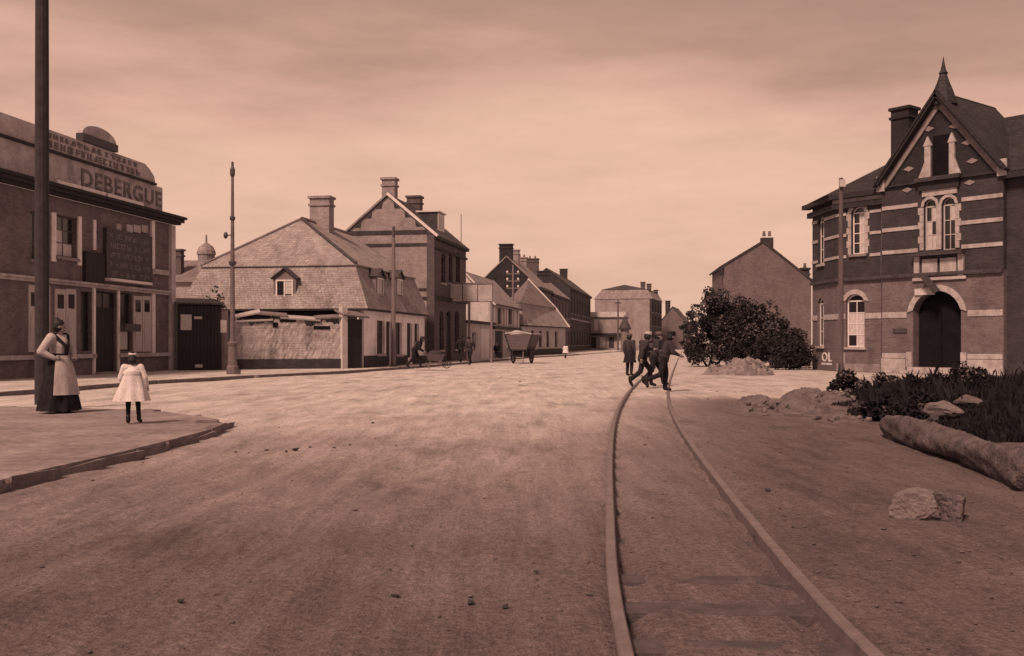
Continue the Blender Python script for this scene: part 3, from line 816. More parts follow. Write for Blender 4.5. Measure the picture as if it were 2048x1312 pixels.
# ================================================================== whitewashed cottage with the tall mansard roof
c0 = gp(728, 740)
ct = Fr(c0.x, c0.y, 9.9)
cot = ct.thing('cottage', 'low whitewashed cottage under a huge pale tiled mansard roof with dormers', 'house')
CLn = ct.fr(849, 700)[0]; CW = 9.7
ze = ct.fr(740, 619)[1]
def ctx(p): return ct.fr(p, 690)[0]
def ctz(p, q): return ct.fr(p, q)[1]
ch = [(ctx(754), ctx(769), ctz(760, 708), ctz(760, 641)), (ctx(772.5), ctx(783), 0.12, ctz(778, 643)), (ctx(791), ctx(804), ctz(797, 709), ctz(797, 645)), (ctx(814), ctx(824.5), 0.5, ctz(819, 646)), (ctx(829), ctx(838), ctz(833, 684), ctz(833, 647))]
wall_mesh(MB(), 0, CLn, 0, ze, ch).build('front_wall', 'whitewash', cot)
MB().box(0.01, CLn - 0.01, 0.36, CW, 0, ze - 0.003).build('end_wall', 'brick_soot_shade', cot)  # blackish colour paints in the shade below the eaves
for k, h in enumerate(ch):
    if k in (1, 3): plank_door(cot, h[0], h[1], h[2], h[3], 0.14, 'wood_dark', 4)
    else: window(cot, h[0], h[2], h[1] - h[0], h[3] - h[2], cols=2, rows=3, frame='wood_mid' if k == 0 else 'paint_dark', panes='glass', sill_mat='stone')
MB().box(-0.02, ch[1][0] - 0.01, -0.06, -0.003, 0, ctz(750, 711)).build('plinth', 'brick_dark', cot)
MB().box(ch[1][1] + 0.01, ch[3][0] - 0.01, -0.06, -0.003, 0, ctz(800, 711)).build('plinth', 'brick_dark', cot)
MB().box(ch[3][1] + 0.01, CLn, -0.06, -0.003, 0, ctz(840, 711)).build('plinth', 'brick_dark', cot)
# roof: steep lower slopes, upper slopes with a slight overhang
zb_r = ct.en(600, 531, 0.7)[1]; zr = 8.15
ov, ins = 0.30, 0.95
e4_ = [(-ov, -ov), (CLn + 0.1, -ov), (CLn + 0.1, CW + ov), (-ov, CW + ov)]
b4 = [(ins - 0.25, ins - 0.25), (CLn + 0.1, ins - 0.25), (CLn + 0.1, CW - ins + 0.25), (ins - 0.25, CW - ins + 0.25)]
def frustum(lo_, hi_, z0, z1, th=0.0):
    return MB().add([(x, y, z0) for x, y in lo_] + [(x, y, z1) for x, y in hi_], [(3, 2, 1, 0), (4, 5, 6, 7)] + [(i, (i + 1) % 4, (i + 1) % 4 + 4, i + 4) for i in range(4)])
frustum(e4_, b4, ze + 0.02, zb_r).build('lower_roof', 'tile_pale', cot)
MB().box(-ov + 0.02, CLn + 0.05, -ov + 0.02, CW, ze - 0.07, ze + 0.015).build('eaves_board', 'wood_dark', cot)
u4 = [(ins - 0.36, ins - 0.36), (CLn + 0.2, ins - 0.36), (CLn + 0.2, CW - ins + 0.36), (ins - 0.36, CW - ins + 0.36)]
rx0 = ins + 3.0
MB().add([(x, y, zb_r - 0.04) for x, y in u4] + [(x, y, zb_r + 0.03) for x, y in u4] + [(rx0, CW / 2, zr), (CLn + 0.2, CW / 2, zr)],
         [(3, 2, 1, 0), (0, 1, 5, 4), (1, 2, 6, 5), (2, 3, 7, 6), (3, 0, 4, 7), (4, 5, 9, 8), (6, 7, 8, 9), (7, 4, 8), (5, 6, 9)]).build('upper_roof', 'tile_pale', cot)
MB().tube([(rx0, CW / 2, zr), (CLn + 0.2, CW / 2, zr)], 0.12, 6).build('ridge_tiles', 'tile_mid', cot)
MB().tube([(ins - 0.33, ins - 0.33, zb_r + 0.05), (rx0, CW / 2, zr)], 0.10, 6).build('hip_tiles', 'slate', cot)
MB().tube([(ins - 0.33, CW - ins + 0.33, zb_r + 0.05), (rx0, CW / 2, zr)], 0.09, 6).build('hip_tiles', 'tile_mid', cot)
chimney(cot, 6.2, CW / 2 - 0.3, 6.5, at(635, 396, ct.o.y + 6.4).z, 0.8, 1.15, 'brick_pale', cap=True)
def dormer(root, pos, rz, w, h, mat_w='wood_grey', depth=1.3, rows=2, bright=None):
    """pedimented dormer facing local -Y of its own frame"""
    o = MB().box(0, w, 0.02, depth, 0, h * 0.72).prism_xz([(0, h * 0.72), (w, h * 0.72), (w / 2, h * 0.98)], 0.02, depth).build('dormer', mat_w, root, pos, rz)
    MB().slab([(-0.12, -0.12, h * 0.68), (w / 2, -0.12, h), (w / 2, depth, h), (-0.12, depth, h * 0.68)], 0.05).slab([(w + 0.12, -0.12, h * 0.68), (w / 2, -0.12, h + 0.004), (w / 2, depth, h + 0.004), (w + 0.12, depth, h * 0.68)], 0.05).build('dormer_roof', 'slate', o)
    m = MB()
    ww, hh = w * 0.76, h * 0.64
    x0 = w * 0.12
    m.box(x0, x0 + 0.07, -0.03, 0.015, 0.05, hh).box(x0 + ww - 0.07, x0 + ww, -0.03, 0.015, 0.05, hh).box(x0 + 0.07, x0 + ww - 0.07, -0.03, 0.015, hh - 0.07, hh).box(x0 + ww / 2 - 0.03, x0 + ww / 2 + 0.03, -0.03, 0.015, 0.05, hh - 0.07)
    m.build('dormer_frame', 'paint_pale', o)
    for i in range(2):
        for j in range(rows):
            mt = 'curtain' if bright and (i, j) in bright else 'glass'
            MB().box(x0 + 0.07 + i * (ww / 2 - 0.04), x0 + ww / 2 - 0.03 + i * (ww / 2 - 0.04), -0.005, 0.018, 0.05 + j * (hh - 0.12) / rows, 0.04 + (j + 1) * (hh - 0.12) / rows).build('pane', mt, o)
    return o
yy1, zz0 = ct.en(547, 603, 0.05); yy0, _ = ct.en(592, 603, 0.05)
dormer(cot, (0.02, yy1, zz0), -math.pi / 2, yy1 - yy0, ct.en(570, 535, 0.05)[1] - zz0, rows=3, bright={(1, 1), (1, 2)})
for a, b in ((753, 772), (793, 808)):
    x0, z0 = ct.fr(a, 592, 0.1); x1, _ = ct.fr(b, 592, 0.1)
    dormer(cot, (x0, 0.10, z0 + 0.05), 0, min(1.3, x1 - x0), 1.45, rows=1, bright={(0, 0)})

# ================================================================== tall brick gable house
b0 = at(868, 686, 64)
bh = Fr(b0.x, b0.y, 9.9)
bho = bh.thing('brick_gable_house', 'tall brick house with broad gable, two chimneys and box dormer behind cottage', 'house')
BL = bh.fr(932, 690)[0]; BW = 6.1
zev = bh.fr(869, 467)[1]; zrg = bh.en(780, 389)[1]
def bx_(p): return bh.fr(p, 650)[0]
def bz_(p, q): return bh.fr(p, q)[1]
bhl = []
for a, b in ((882.5, 891), (897.5, 905), (912, 920)):
    bhl.append((bx_(a), bx_(b), bz_((a + b) / 2, 566), bz_((a + b) / 2, 506), 0.2))
bhl += [(bx_(879), bx_(887), 0.9, bz_(883, 622), 0.2), (bx_(893), bx_(902), 0.1, bz_(897, 622), 0.2), (bx_(909), bx_(918), 0.9, bz_(913, 622), 0.2)]
wall_mesh(MB(), 0, BL, 0, zev, bhl).build('front_wall', 'brick_band', bho)
MB().prism_yz([(0.355, 0), (BW, 0), (BW, zev), (BW / 2, zrg - 0.1), (0.0, zev + 0.0), (0.355, zev - 0.01)], 0.012, BL - 0.012).build('gable_wall', 'brick_pale', bho)
for k, h in enumerate(bhl):
    if k == 4: plank_door(bho, h[0], h[1], h[2], h[3] - 0.3, 0.14, 'wood_dark', 4)
    else: window(bho, h[0], h[2], h[1] - h[0], h[3] - h[2], cols=2, rows=3, rise=0.2, frame='wood_mid', bright={(0, 1)} if k < 2 else None)
for q0, q1 in ((461, 469), (487, 493), (577, 582), (594, 600)):
    MB().box(-0.03, 0.009, 0.5, BW - 0.05, bh.en(780, q1)[1], bh.en(780, q0)[1]).build('brick_string_band', 'brick_dark', bho)
MB().box(-0.05, 0.010, -0.03, 0.46, 0, zev - 0.1).build('corner_pilaster', 'brick_band', bho)
hw = BW / 2
for sgn in (-1, 1):
    for k in range(4):
        t = 0.12 + k * 0.235
        y_ = hw + sgn * (hw * t); z_ = zrg - (zrg - zev) * t - 0.22
        y2 = hw + sgn * hw * (t + 0.14); z2 = zrg - (zrg - zev) * (t + 0.14) - 0.22
        MB().prism_yz([(y_, z_), (y2, z2), (y_ + sgn * hw * 0.02, z2)] if sgn < 0 else [(y2, z2), (y_, z_), (y_ + sgn * hw * 0.02, z2)], -0.02, 0.010).build('brick_tumbling', 'brick_dark', bho)
ovh = 0.28
sl_ = (zrg - zev) / hw
MB().slab([(-0.05, -ovh, zev - sl_ * ovh + 0.06), (BL + 0.05, -ovh, zev - sl_ * ovh + 0.06), (BL + 0.05, hw, zrg + 0.06), (-0.05, hw, zrg + 0.06)], 0.10).build('roof', 'slate', bho)
MB().slab([(-0.05, BW + ovh, zev - sl_ * ovh + 0.06), (BL + 0.05, BW + ovh, zev - sl_ * ovh + 0.06), (BL + 0.05, hw, zrg + 0.063), (-0.05, hw, zrg + 0.063)], 0.10).build('roof', 'slate', bho)
MB().slab([(-0.14, -ovh - 0.02, zev - sl_ * ovh + 0.12), (0.10, -ovh - 0.02, zev - sl_ * ovh + 0.12), (0.10, hw, zrg + 0.13), (-0.14, hw, zrg + 0.13)], 0.16).build('verge_coping', 'paint_white', bho)
MB().slab([(-0.13, BW + ovh, zev - sl_ * ovh + 0.12), (0.10, BW + ovh, zev - sl_ * ovh + 0.12), (0.10, hw + 0.01, zrg + 0.12), (-0.13, hw + 0.01, zrg + 0.12)], 0.12).build('verge_coping', 'stone_dull', bho)
MB().box(0, BL, -0.25, -0.003, zev - 0.35, zev - 0.12).box(0, BL, -0.12, -0.003, zev - 0.95, zev - 0.8).build('cornice', 'wood_dark', bho)
zs_ = bz_(900, 600)
MB().box(0, BL, -0.14, -0.003, zs_ - 0.1, zs_ + 0.12).build('string_course', 'wood_dark', bho)
chimney(bho, 0.55, hw + 0.05, zrg - 0.5, bh.en(778, 358)[1], 0.75, 0.85, 'brick_pale')
chimney(bho, BL - 3.0, hw, zrg - 0.5, at(842, 393, 70).z, 0.8, 0.95, 'brick_band')
xd0, zd0 = bh.fr(858, 463, 0.9); xd1, _ = bh.fr(891, 463, 0.9)
xd0 = max(3.2, BL * 0.42); xd1 = xd0 + 1.9
od = MB().box(0, xd1 - xd0, 0.03, 2.0, 0, 1.35).build('box_dormer', 'slate', bho, (xd0, 0.75, zev + 0.55))
MB().box(-0.1, xd1 - xd0 + 0.1, -0.12, 2.1, 1.353, 1.45).build('dormer_roof', 'zinc', od)
MB().box(0.05, xd1 - xd0 - 0.05, -0.01, 0.027, 0.1, 1.3).build('dormer_front', 'paint_white', od)
MB().box(0.35, xd1 - xd0 - 0.35, -0.02, -0.011, 0.25, 1.15).build('pane', 'glass', od)
MB().tube([(BL - 0.3, 0.3, zev + 0.2), (BL - 0.3, 0.3, zev + 2.4)], 0.03, 5).build('roof_rod', 'iron_grey', bho)

# ================================================================== row beyond: annexe, low white house, mansard cottage, dark gable, terrace
def street_pt(y): return Vector((-4.99 + 0.1746 * (y - 64), y))
an = Fr(*street_pt(73.6), 9.9)
ann = an.thing('shop_annexe', 'single-storey pale shop annexe with white double door beyond brick gable house', 'shop')
AL = an.fr(984, 690)[0]; za_ = an.fr(960, 648)[1]
ah = [(an.fr(938, 680)[0], an.fr(952, 680)[0], an.fr(945, 692)[1], an.fr(945, 664)[1]), (an.fr(963, 680)[0], an.fr(982, 680)[0], 0.12, an.fr(972, 657)[1])]
wall_mesh(MB(), 0, AL, 0, za_, ah).build('front_wall', 'plaster', ann)
MB().box(0.01, AL - 0.01, 0.36, 4.0, 0, za_ - 0.003).build('body', 'plaster_far', ann)
MB().box(-0.1, AL + 0.1, -0.35, 4.1, za_ + 0.003, za_ + 0.2).build('flat_roof', 'wood_dark', ann)
window(ann, ah[0][0], ah[0][2], ah[0][1] - ah[0][0], ah[0][3] - ah[0][2], cols=2, rows=2, frame='paint_white')
for i in range(2):
    w = (ah[1][1] - ah[1][0]) / 2
    d_ = MB().box(0, w - 0.03, 0, 0.05, 0, ah[1][3] - ah[1][2]).build('door', 'paint_white', ann, (ah[1][0] + i * w, 0.1, ah[1][2]))
    MB().box(0.12 * w, 0.85 * w, -0.012, -0.001, 0.15, 0.9).build('panel', 'paint_pale', d_)
hb_ = Fr(*street_pt(68.5), 9.9)
hd = hb_.thing('panelled_hoarding', 'pale three-panelled hoarding jutting over the pavement from brick gable house', 'hoarding')
ya, zA = hb_.en(985, 604); yb_, zB = hb_.en(896, 566)
MB().box(-0.03, 0.03, ya, yb_, zA, zB).build('backing', 'paint_pale', hd)
for i in range(3):
    y0 = ya + (yb_ - ya) * i / 3; y1 = ya + (yb_ - ya) * (i + 1) / 3
    MB().box(-0.06, -0.032, y0 + 0.1, y1 - 0.1, zA + 0.18, zB - 0.18).build('panel', 'plaster_far', hd)
    MB().box(-0.08, -0.034, y0 - 0.05, y0 + 0.05, zA, zB).build('batten', 'wood_grey', hd)
for zz in (zA, zB - 0.1): MB().box(-0.09, -0.035, ya, yb_, zz, zz + 0.1).build('rail', 'wood_grey', hd)
MB().box(-0.07, 0.07, ya, ya + 0.14, 0.0, zA - 0.002).build('post', 'wood_grey', hd)
MB().box(-0.07, 0.07, (ya + yb_) / 2, (ya + yb_) / 2 + 0.14, 0.0, zA - 0.002).build('post', 'wood_grey', hd)

h4 = Fr(*street_pt(83.3), 9.9)
ho4 = h4.thing('pilastered_house', 'small pale house with pilastered upper floor, left of the standing cart', 'house')
L4 = h4.fr(1039, 690)[0]; ze4 = h4.fr(990, 606)[1]; W4 = 5.0; zr4 = ze4 + 2.6
hl4 = []
for a, b in ((995, 1003), (1017, 1024)):
    hl4.append((h4.fr(a, 640)[0], h4.fr(b, 640)[0], h4.fr(a, 648)[1], h4.fr(a, 615)[1]))
hl4 += [(h4.fr(990, 640)[0], h4.fr(1006, 640)[0], 0.12, h4.fr(998, 662)[1]), (h4.fr(1014, 640)[0], h4.fr(1026, 640)[0], 0.8, h4.fr(1020, 664)[1])]
wall_mesh(MB(), 0, L4, 0, ze4, hl4).build('front_wall', 'plaster_far', ho4)
MB().prism_yz([(0.355, 0), (W4, 0), (W4, ze4), (W4 / 2, zr4 - 0.06), (0.0, ze4), (0.355, ze4 - 0.01)], 0.012, L4 - 0.012).build('gable_wall', 'plaster', ho4)
window(ho4, hl4[0][0], hl4[0][2], hl4[0][1] - hl4[0][0], hl4[0][3] - hl4[0][2], frame='wood_grey')
window(ho4, hl4[1][0], hl4[1][2], hl4[1][1] - hl4[1][0], hl4[1][3] - hl4[1][2], frame='wood_grey')
plank_door(ho4, hl4[2][0], hl4[2][1], hl4[2][2], hl4[2][3], 0.15, 'wood_dark', 4)
window(ho4, hl4[3][0], hl4[3][2], hl4[3][1] - hl4[3][0], hl4[3][3] - hl4[3][2], frame='wood_dark')
z4 = h4.fr(1000, 656)[1]
MB().box(0, L4, -0.22, -0.003, z4 - 0.12, z4 + 0.12).build('string_course', 'wood_dark', ho4)
for p in (986, 1007, 1012, 1027, 1034):
    x = h4.fr(p, 640)[0]
    MB().box(max(0, x), x + 0.5, -0.10, -0.003, z4 + 0.13, ze4 - 0.08).build('pilaster', 'plaster', ho4)
s4 = (zr4 - ze4) / (W4 / 2)
MB().slab([(-0.1, -0.3, ze4 - 0.3 * s4 + 0.08), (L4 + 0.1, -0.3, ze4 - 0.3 * s4 + 0.08), (L4 + 0.1, W4 / 2, zr4 + 0.08), (-0.1, W4 / 2, zr4 + 0.08)], 0.12).build('roof', 'tile_pale', ho4)
MB().slab([(-0.1, W4 + 0.3, ze4 - 0.3 * s4 + 0.08), (L4 + 0.1, W4 + 0.3, ze4 - 0.3 * s4 + 0.08), (L4 + 0.1, W4 / 2, zr4 + 0.083), (-0.1, W4 / 2, zr4 + 0.083)], 0.12).build('roof', 'tile_pale', ho4)
MB().slab([(-0.2, -0.3, ze4 - 0.3 * s4 + 0.14), (0.05, -0.3, ze4 - 0.3 * s4 + 0.14), (0.05, W4 / 2, zr4 + 0.15), (-0.2, W4 / 2, zr4 + 0.15)], 0.1).build('verge_coping', 'paint_white', ho4)
MB().box(0, L4, -0.3, -0.003, ze4 - 0.16, ze4 - 0.09).build('gutter', 'wood_dark', ho4)

h5 = Fr(0.9, 97.2, 18.8)
ho5 = h5.thing('mansard_cottage', 'low cottage with steep pale hipped mansard roof behind the cart', 'house')
L5 = h5.fr(1131, 690)[0]; ze5 = 3.0; zm5 = 5.3; zr5 = 8.6; W5 = 9.0
hl5 = [(h5.fr(a, 690)[0], h5.fr(b, 690)[0], 0.9, 2.6) for a, b in ((1062, 1069), (1078, 1084), (1093, 1098), (1110, 1115))]
wall_mesh(MB(), 0, L5, 0, ze5, hl5).build('front_wall', 'plaster_far', ho5)
MB().add([(0.01, 0.36, 0), (L5 - 0.01, 0.36, 0), (L5 - 0.01, W5, 0), (0.01, 0.9, 0), (0.01, 0.36, ze5 - 0.003), (L5 - 0.01, 0.36, ze5 - 0.003), (L5 - 0.01, W5, ze5 - 0.003), (0.01, 0.9, ze5 - 0.003)], [(3, 2, 1, 0), (4, 5, 6, 7), (0, 1, 5, 4), (1, 2, 6, 5), (2, 3, 7, 6), (3, 0, 4, 7)]).build('body', 'plaster_far', ho5)
for h in hl5: window(ho5, h[0], h[2], h[1] - h[0], h[3] - h[2], cols=2, rows=2, frame='wood_mid', sill=False)
MB().box(-0.01, L5, -0.06, -0.003, 0, 0.75).build('plinth', 'brick_dark', ho5)
MB().box(-0.2, L5 + 0.1, -0.35, 0.5, ze5 + 0.002, ze5 + 0.09).build('eaves_board', 'wood_dark', ho5)
frustum([(-0.3, -0.4), (L5 + 0.15, -0.4), (L5 + 0.15, W5 + 0.4), (-0.3, 1.2)], [(1.0, 0.5), (L5 + 0.15, 1.3), (L5 + 0.15, W5 - 1.3), (1.0, 1.1)], ze5 + 0.093, zm5).build('lower_roof', 'tile_pale', ho5)
MB().add([(0.9, 0.42, zm5 + 0.003), (L5 + 0.2, 1.18, zm5 + 0.003), (L5 + 0.2, W5 - 1.18, zm5 + 0.003), (0.9, 1.15, zm5 + 0.003), (L5 * 0.74, 3.2, zr5 - 1.0), (L5 + 0.2, W5 / 2, zr5)], [(3, 2, 1, 0), (0, 1, 5, 4), (2, 3, 4, 5), (3, 0, 4), (1, 2, 5)]).build('upper_roof', 'tile_mid', ho5)
MB().tube([(L5 + 0.2, -0.38, ze5 + 0.12), (L5 + 0.2, 1.25, zm5 + 0.04), (L5 + 0.25, W5 / 2, zr5 + 0.05)], 0.13, 6).build('verge_tiles', 'plaster', ho5)

def terrace(name, label, x, y, deg, L_, W_, zev_, zrg_, wall, roof, gable, nwin, groups, chims, win_z, end_mat=None):
    f_ = Fr(x, y, deg); o = f_.thing(name, label, 'house', groups)
    hs = []
    for zz0, zz1 in win_z:
        for i in range(nwin):
            xc = L_ * (i + 0.5) / nwin
            hs.append((xc - 0.5, xc + 0.5, zz0, zz1))
    wall_mesh(MB(), 0, L_, 0, zev_, hs).build('front_wall', wall, o)
    MB().prism_yz([(0.355, 0), (W_, 0), (W_, zev_), (W_ / 2, zrg_ - 0.08), (0.0, zev_), (0.355, zev_ - 0.01)], 0.012, L_ - 0.012).build('gable_wall', gable, o)
    for h in hs: window(o, h[0], h[2], 1.0, h[3] - h[2], cols=2, rows=2, frame='paint_pale', sill=True)
    s_ = (zrg_ - zev_) / (W_ / 2)
    for q in (0, 1):
        y0 = -0.3 if q == 0 else W_ + 0.3
        MB().slab([(-0.08, y0, zev_ - 0.3 * s_ + 0.08), (L_ + 0.02, y0, zev_ - 0.3 * s_ + 0.08), (L_ + 0.02, W_ / 2, zrg_ + 0.08 + 0.003 * q), (-0.08, W_ / 2, zrg_ + 0.08 + 0.003 * q)], 0.12).build('roof', roof, o)
    MB().box(0, L_, -0.28, -0.003, zev_ - 0.45, zev_ - 0.12).build('cornice', 'wood_dark', o)
    MB().box(0, L_, -0.10, -0.003, zev_ * 0.5, zev_ * 0.5 + 0.25).build('string_course', 'stone_dull', o)
    for (cx_, cy_, zt, wx, wy, mt, pots) in chims: chimney(o, cx_, cy_, zrg_ - 2.0, zt, wx, wy, mt, pots)
    return o, f_
terrace('dark_gable_house', 'house with a dark brick gable and a big chimney at its apex', 2.93, 115, 9.9, 11.8, 7.2, 8.0, 11.4, 'brick_band', 'slate_pale', 'brick_soot_shade', 3, 'terraced houses along the street',
        [(0.5, 3.75, 12.7, 0.8, 1.5, 'brick_soot_shade', 0), (3.6, 3.4, 12.3, 0.9, 1.3, 'brick_pale', 0)], ((1.0, 3.0), (4.8, 7.0)))
terrace('terrace_house', 'brick terrace house with pale roof and two chimney stacks, right of the dark gable', 5.03, 127.0, 9.9, 20.0, 7.6, 7.8, 11.0, 'brick_band', 'slate_pale', 'brick_dark', 6, 'terraced houses along the street',
        [(0.6, 4.2, 12.2, 0.9, 1.9, 'brick_pale', 3), (7.5, 3.6, 12.6, 1.0, 1.6, 'brick_band', 2), (0.05, 1.0, 10.4, 0.5, 1.6, 'brick_dark', 0)], ((1.0, 3.0), (4.8, 7.0)))
terrace('corner_terrace_house', 'taller dark terrace house closing the left-hand row', 8.54, 147.2, 9.9, 32.0, 7.0, 9.7, 12.4, 'brick_dark', 'slate', 'brick_dark', 8, 'terraced houses along the street',
        [(21.0, 3.5, 13.7, 0.9, 1.2, 'brick_dark', 0)], ((1.0, 3.2), (5.8, 8.2)))

# far mansard building closing the view
fm = Fr(*at(1303, 686, 188).xy, 15)
fmo = fm.thing('far_mansard_house', 'pale blank gable of a far house under a cut-off mansard roof', 'house')
LW, WW = 17.0, 10.8
fh = []
for zz0, zz1 in ((1.2, 3.6), (4.6, 6.6), (7.2, 9.0)):
    for i in range(4): fh.append((LW * (i + 0.5) / 4 - 0.7, LW * (i + 0.5) / 4 + 0.7, zz0, zz1))
wall_mesh(MB(), 0, LW, 0, 9.7, fh).build('front_wall', 'brick_dark', fmo)
for h in fh: window(fmo, h[0], h[2], 1.4, h[3] - h[2], frame='wood_mid')
MB().box(0.012, LW - 0.012, 0.36, WW, 0, 9.68).build('gable_wall', 'brick_far', fmo)
frustum([(-0.1, -0.25), (LW, -0.25), (LW, WW + 0.2), (-0.1, WW + 0.2)], [(0.5, 0.9), (LW, 0.9), (LW, WW - 1.3), (0.5, WW - 1.3)], 9.705, 11.5).build('lower_roof', 'slate_pale', fmo)
MB().add([(0.4, 0.75, 11.503), (LW, 0.75, 11.503), (LW, WW - 1.15, 11.503), (0.4, WW - 1.15, 11.503), (2.0, WW / 2, 12.5), (LW, WW / 2, 12.5)], [(3, 2, 1, 0), (0, 1, 5, 4), (2, 3, 4, 5), (3, 0, 4), (1, 2, 5)]).build('upper_roof', 'slate', fmo)
chimney(fmo, 3.0, 2.0, 11.0, 12.9, 0.8, 0.8, 'brick_band'); chimney(fmo, 9.0, 1.6, 11.0, 12.9, 0.8, 0.8, 'brick_band'); chimney(fmo, 15, 1.0, 10.5, 12.0, 0.8, 0.8, 'brick_band')
fa = Fr(*at(1250, 686, 178).xy, 12)
fao = fa.thing('pale_annexe', 'low pale annexe with a light parapet in front of far mansard house', 'house')
MB().box(0, 5, 0, 6.2, 0, 6.0).build('body', 'brick_far', fao)
MB().box(-0.15, 5.1, -0.15, 6.3, 6.003, 6.9).build('parapet', 'plaster', fao)
MB().box(-0.25, 5.1, -0.2, 6.4, 5.85, 5.998).build('cornice', 'wood_mid', fao)
MB().box(-0.03, -0.003, 4.8, 5.5, 3.6, 5.6).build('window', 'curtain', fao)
MB().box(-0.9, -0.003, -0.2, 6.4, 2.7, 3.1).build('awning', 'wood_dark', fao)
for yy in (0.8, 2.4, 4.0, 5.6):
    MB().box(-0.06, -0.003, yy - 0.45, yy + 0.45, 0.5, 2.4).build('shop_panel', 'plaster' if yy in (0.8, 4.0) else 'brick_dark', fao)
ke = Fr(*at(1250, 686, 150).xy, 10)
kio = ke.thing('round_kiosk', 'slender round kiosk with a pointed dark roof before far mansard house', 'kiosk')
MB().lathe([(0.72, 0), (0.72, 0.25), (0.62, 0.3), (0.62, 3.3), (0.7, 3.35)], n=12).build('drum', 'wood_grey', kio)
MB().lathe([(0.9, 3.352), (0.95, 3.55), (0.75, 3.9), (0.45, 4.6), (0.12, 5.1), (0.06, 5.5), (0.0, 5.6)], n=12).build('roof', 'slate', kio)
eh, _f = terrace('end_gable_house', 'small house with a plain gable and chimney right of far mansard house', at(1369, 686, 210).x, 210, 14, 16, 5.0, 6.0, 9.0, 'brick_dark', 'slate', 'brick_gable', 3, None, [(1.5, 3.6, 10.2, 0.8, 1.0, 'brick_dark', 0)], ((1.0, 3.0),))

# distant roofs behind the cottage
rb = Fr(*at(405, 686, 74).xy, 9.9)
rbo = rb.thing('turreted_house', 'distant house with domed roof turret, seen between cafe and cottage', 'house')
MB().box(-1, 6, -6, 4, 0, 5.8).build('wall', 'brick_far', rbo)
MB().prism_xz([(-1.3, 5.8), (6.3, 5.8), (2.5, 7.7)], -6.3, 4.3).build('roof', 'tile_mid', rbo)
MB().lathe([(0.62, 6.4), (0.62, 7.9), (0.70, 7.95), (0.66, 8.2), (0.5, 8.55), (0.2, 8.75), (0.08, 8.85), (0.06, 9.4), (0.0, 9.45)], (0.6, 0, 0), 12).build('turret', 'slate_pale', rbo)
chimney(rbo, 0.2, 2.0, 6.0, 8.2, 0.5, 0.6, 'brick_band')

# ================================================================== house right of the street behind the bushes
fg = Fr(*at(1447, 686, 75).xy, 171)      # front on the street side (hidden), gable towards us
pg = at(1447, 686, 75); pr = at(1618, 686, 75)
fg = Fr(pg.x, pg.y, 96)
fgo = fg.thing('plain_gable_house', 'plain brick gable house rising behind the dark bushes', 'house')
wg = (pr - pg).length; zl_, zr_, za2 = fg.fr(1447, 530)[1], fg.fr(1617, 560)[1], fg.fr(1526, 482)[1]
xa2 = fg.fr(1526, 500)[0]
MB().prism_xz([(0, 0), (wg, 0), (wg, zr_), (xa2, za2), (0, zl_)], 0, 9).build('gable_wall', 'brick_gable', fgo)
MB().slab([(-0.25, -0.08, zl_ - 0.08), (xa2, -0.08, za2 + 0.07), (xa2, 9.1, za2 + 0.07), (-0.25, 9.1, zl_ - 0.08)], 0.14).build('roof', 'slate', fgo)
MB().slab([(wg + 0.25, -0.08, zr_ - 0.08), (xa2, -0.08, za2 + 0.073), (xa2, 9.1, za2 + 0.073), (wg + 0.25, 9.1, zr_ - 0.08)], 0.14).build('roof', 'slate', fgo)
MB().box(-0.30, -0.02, -0.12, 0.35, zl_ - 0.75, zl_ - 0.10).build('gutter_box', 'wood_dark', fgo)
chimney(fgo, xa2 + 0.45, 1.2, za2 - 0.8, za2 + 0.35, 0.9, 0.6, 'brick_dark', 2, cap=False)
chimney(fgo, wg - 0.1, 2.0, zr_ - 0.6, zr_ + 0.9, 0.6, 0.6, 'brick_dark', 1)

# ================================================================== banded brick house with the gabled bay, at the right
gx, gy = at(1675, 686, 48).xy
gf = Fr(gx, gy, 142.0)
gh = gf.thing('banded_brick_house', 'ornate brick house with pale stone bands, gabled entrance bay and spire', 'house')
GL = 11.5
def gX(p, y=0): return gf.fr(p, 600, y)[0]
def gZ(p, q, y=0): return gf.fr(p, q, y)[1]
zcor = gZ(1690, 392); zstr = gZ(1700, 558); 
x_b0 = gX(1771)                                   # where the gabled bay starts
YB = -0.28                                        # the bay stands a little proud
def bX(p): return gf.fr(p, 600, YB)[0]
def bZ(p, q): return gf.fr(p, q, YB)[1]
wu = (gX(1703), gX(1730), gZ(1716, 508), gZ(1716, 413), 0.26)
wd = (gX(1692), gX(1729), gZ(1710, 694), gZ(1710, 588), 0.30)
wall_mesh(MB(), 0, x_b0, 0, zstr, [wd]).build('ground_floor_wall', 'brick_ground', gh)
wall_mesh(MB(), 0, x_b0, zstr + 0.002, zcor, [wu]).build('upper_wall', 'brick_dark', gh)
# bay
xb0, xb1 = x_b0 + 0.002, x_b0 + 5.55
dr = (bX(1826), bX(1922), 0.28, bZ(1875, 581), 0.85)
dw1 = (bX(1848), bX(1873), bZ(1860, 500), bZ(1860, 398), 0.3); dw2 = (bX(1884), bX(1911), bZ(1897, 500), bZ(1897, 394), 0.3)
zga = bZ(1771, 372)
wall_mesh(MB(), xb0, xb1, 0, zstr, [dr], y=YB, depth=0.5, thick=0.7).build('bay_ground_wall', 'brick_ground', gh)
wall_mesh(MB(), xb0, xb1, zstr + 0.002, zga, [dw1, dw2], y=YB).build('bay_upper_wall', 'brick_dark', gh)
xap = (xb0 + xb1) / 2; zap = bZ(1889, 196)
aw = (bX(1868), bX(1900), bZ(1883, 352), bZ(1883, 285), 0.4)
MB().prism_xz([(xb0, zga + 0.002), (xb1, zga + 0.002), (xap, zap)], YB, YB + 0.4).build('bay_gable', 'brick_soot_shade', gh)
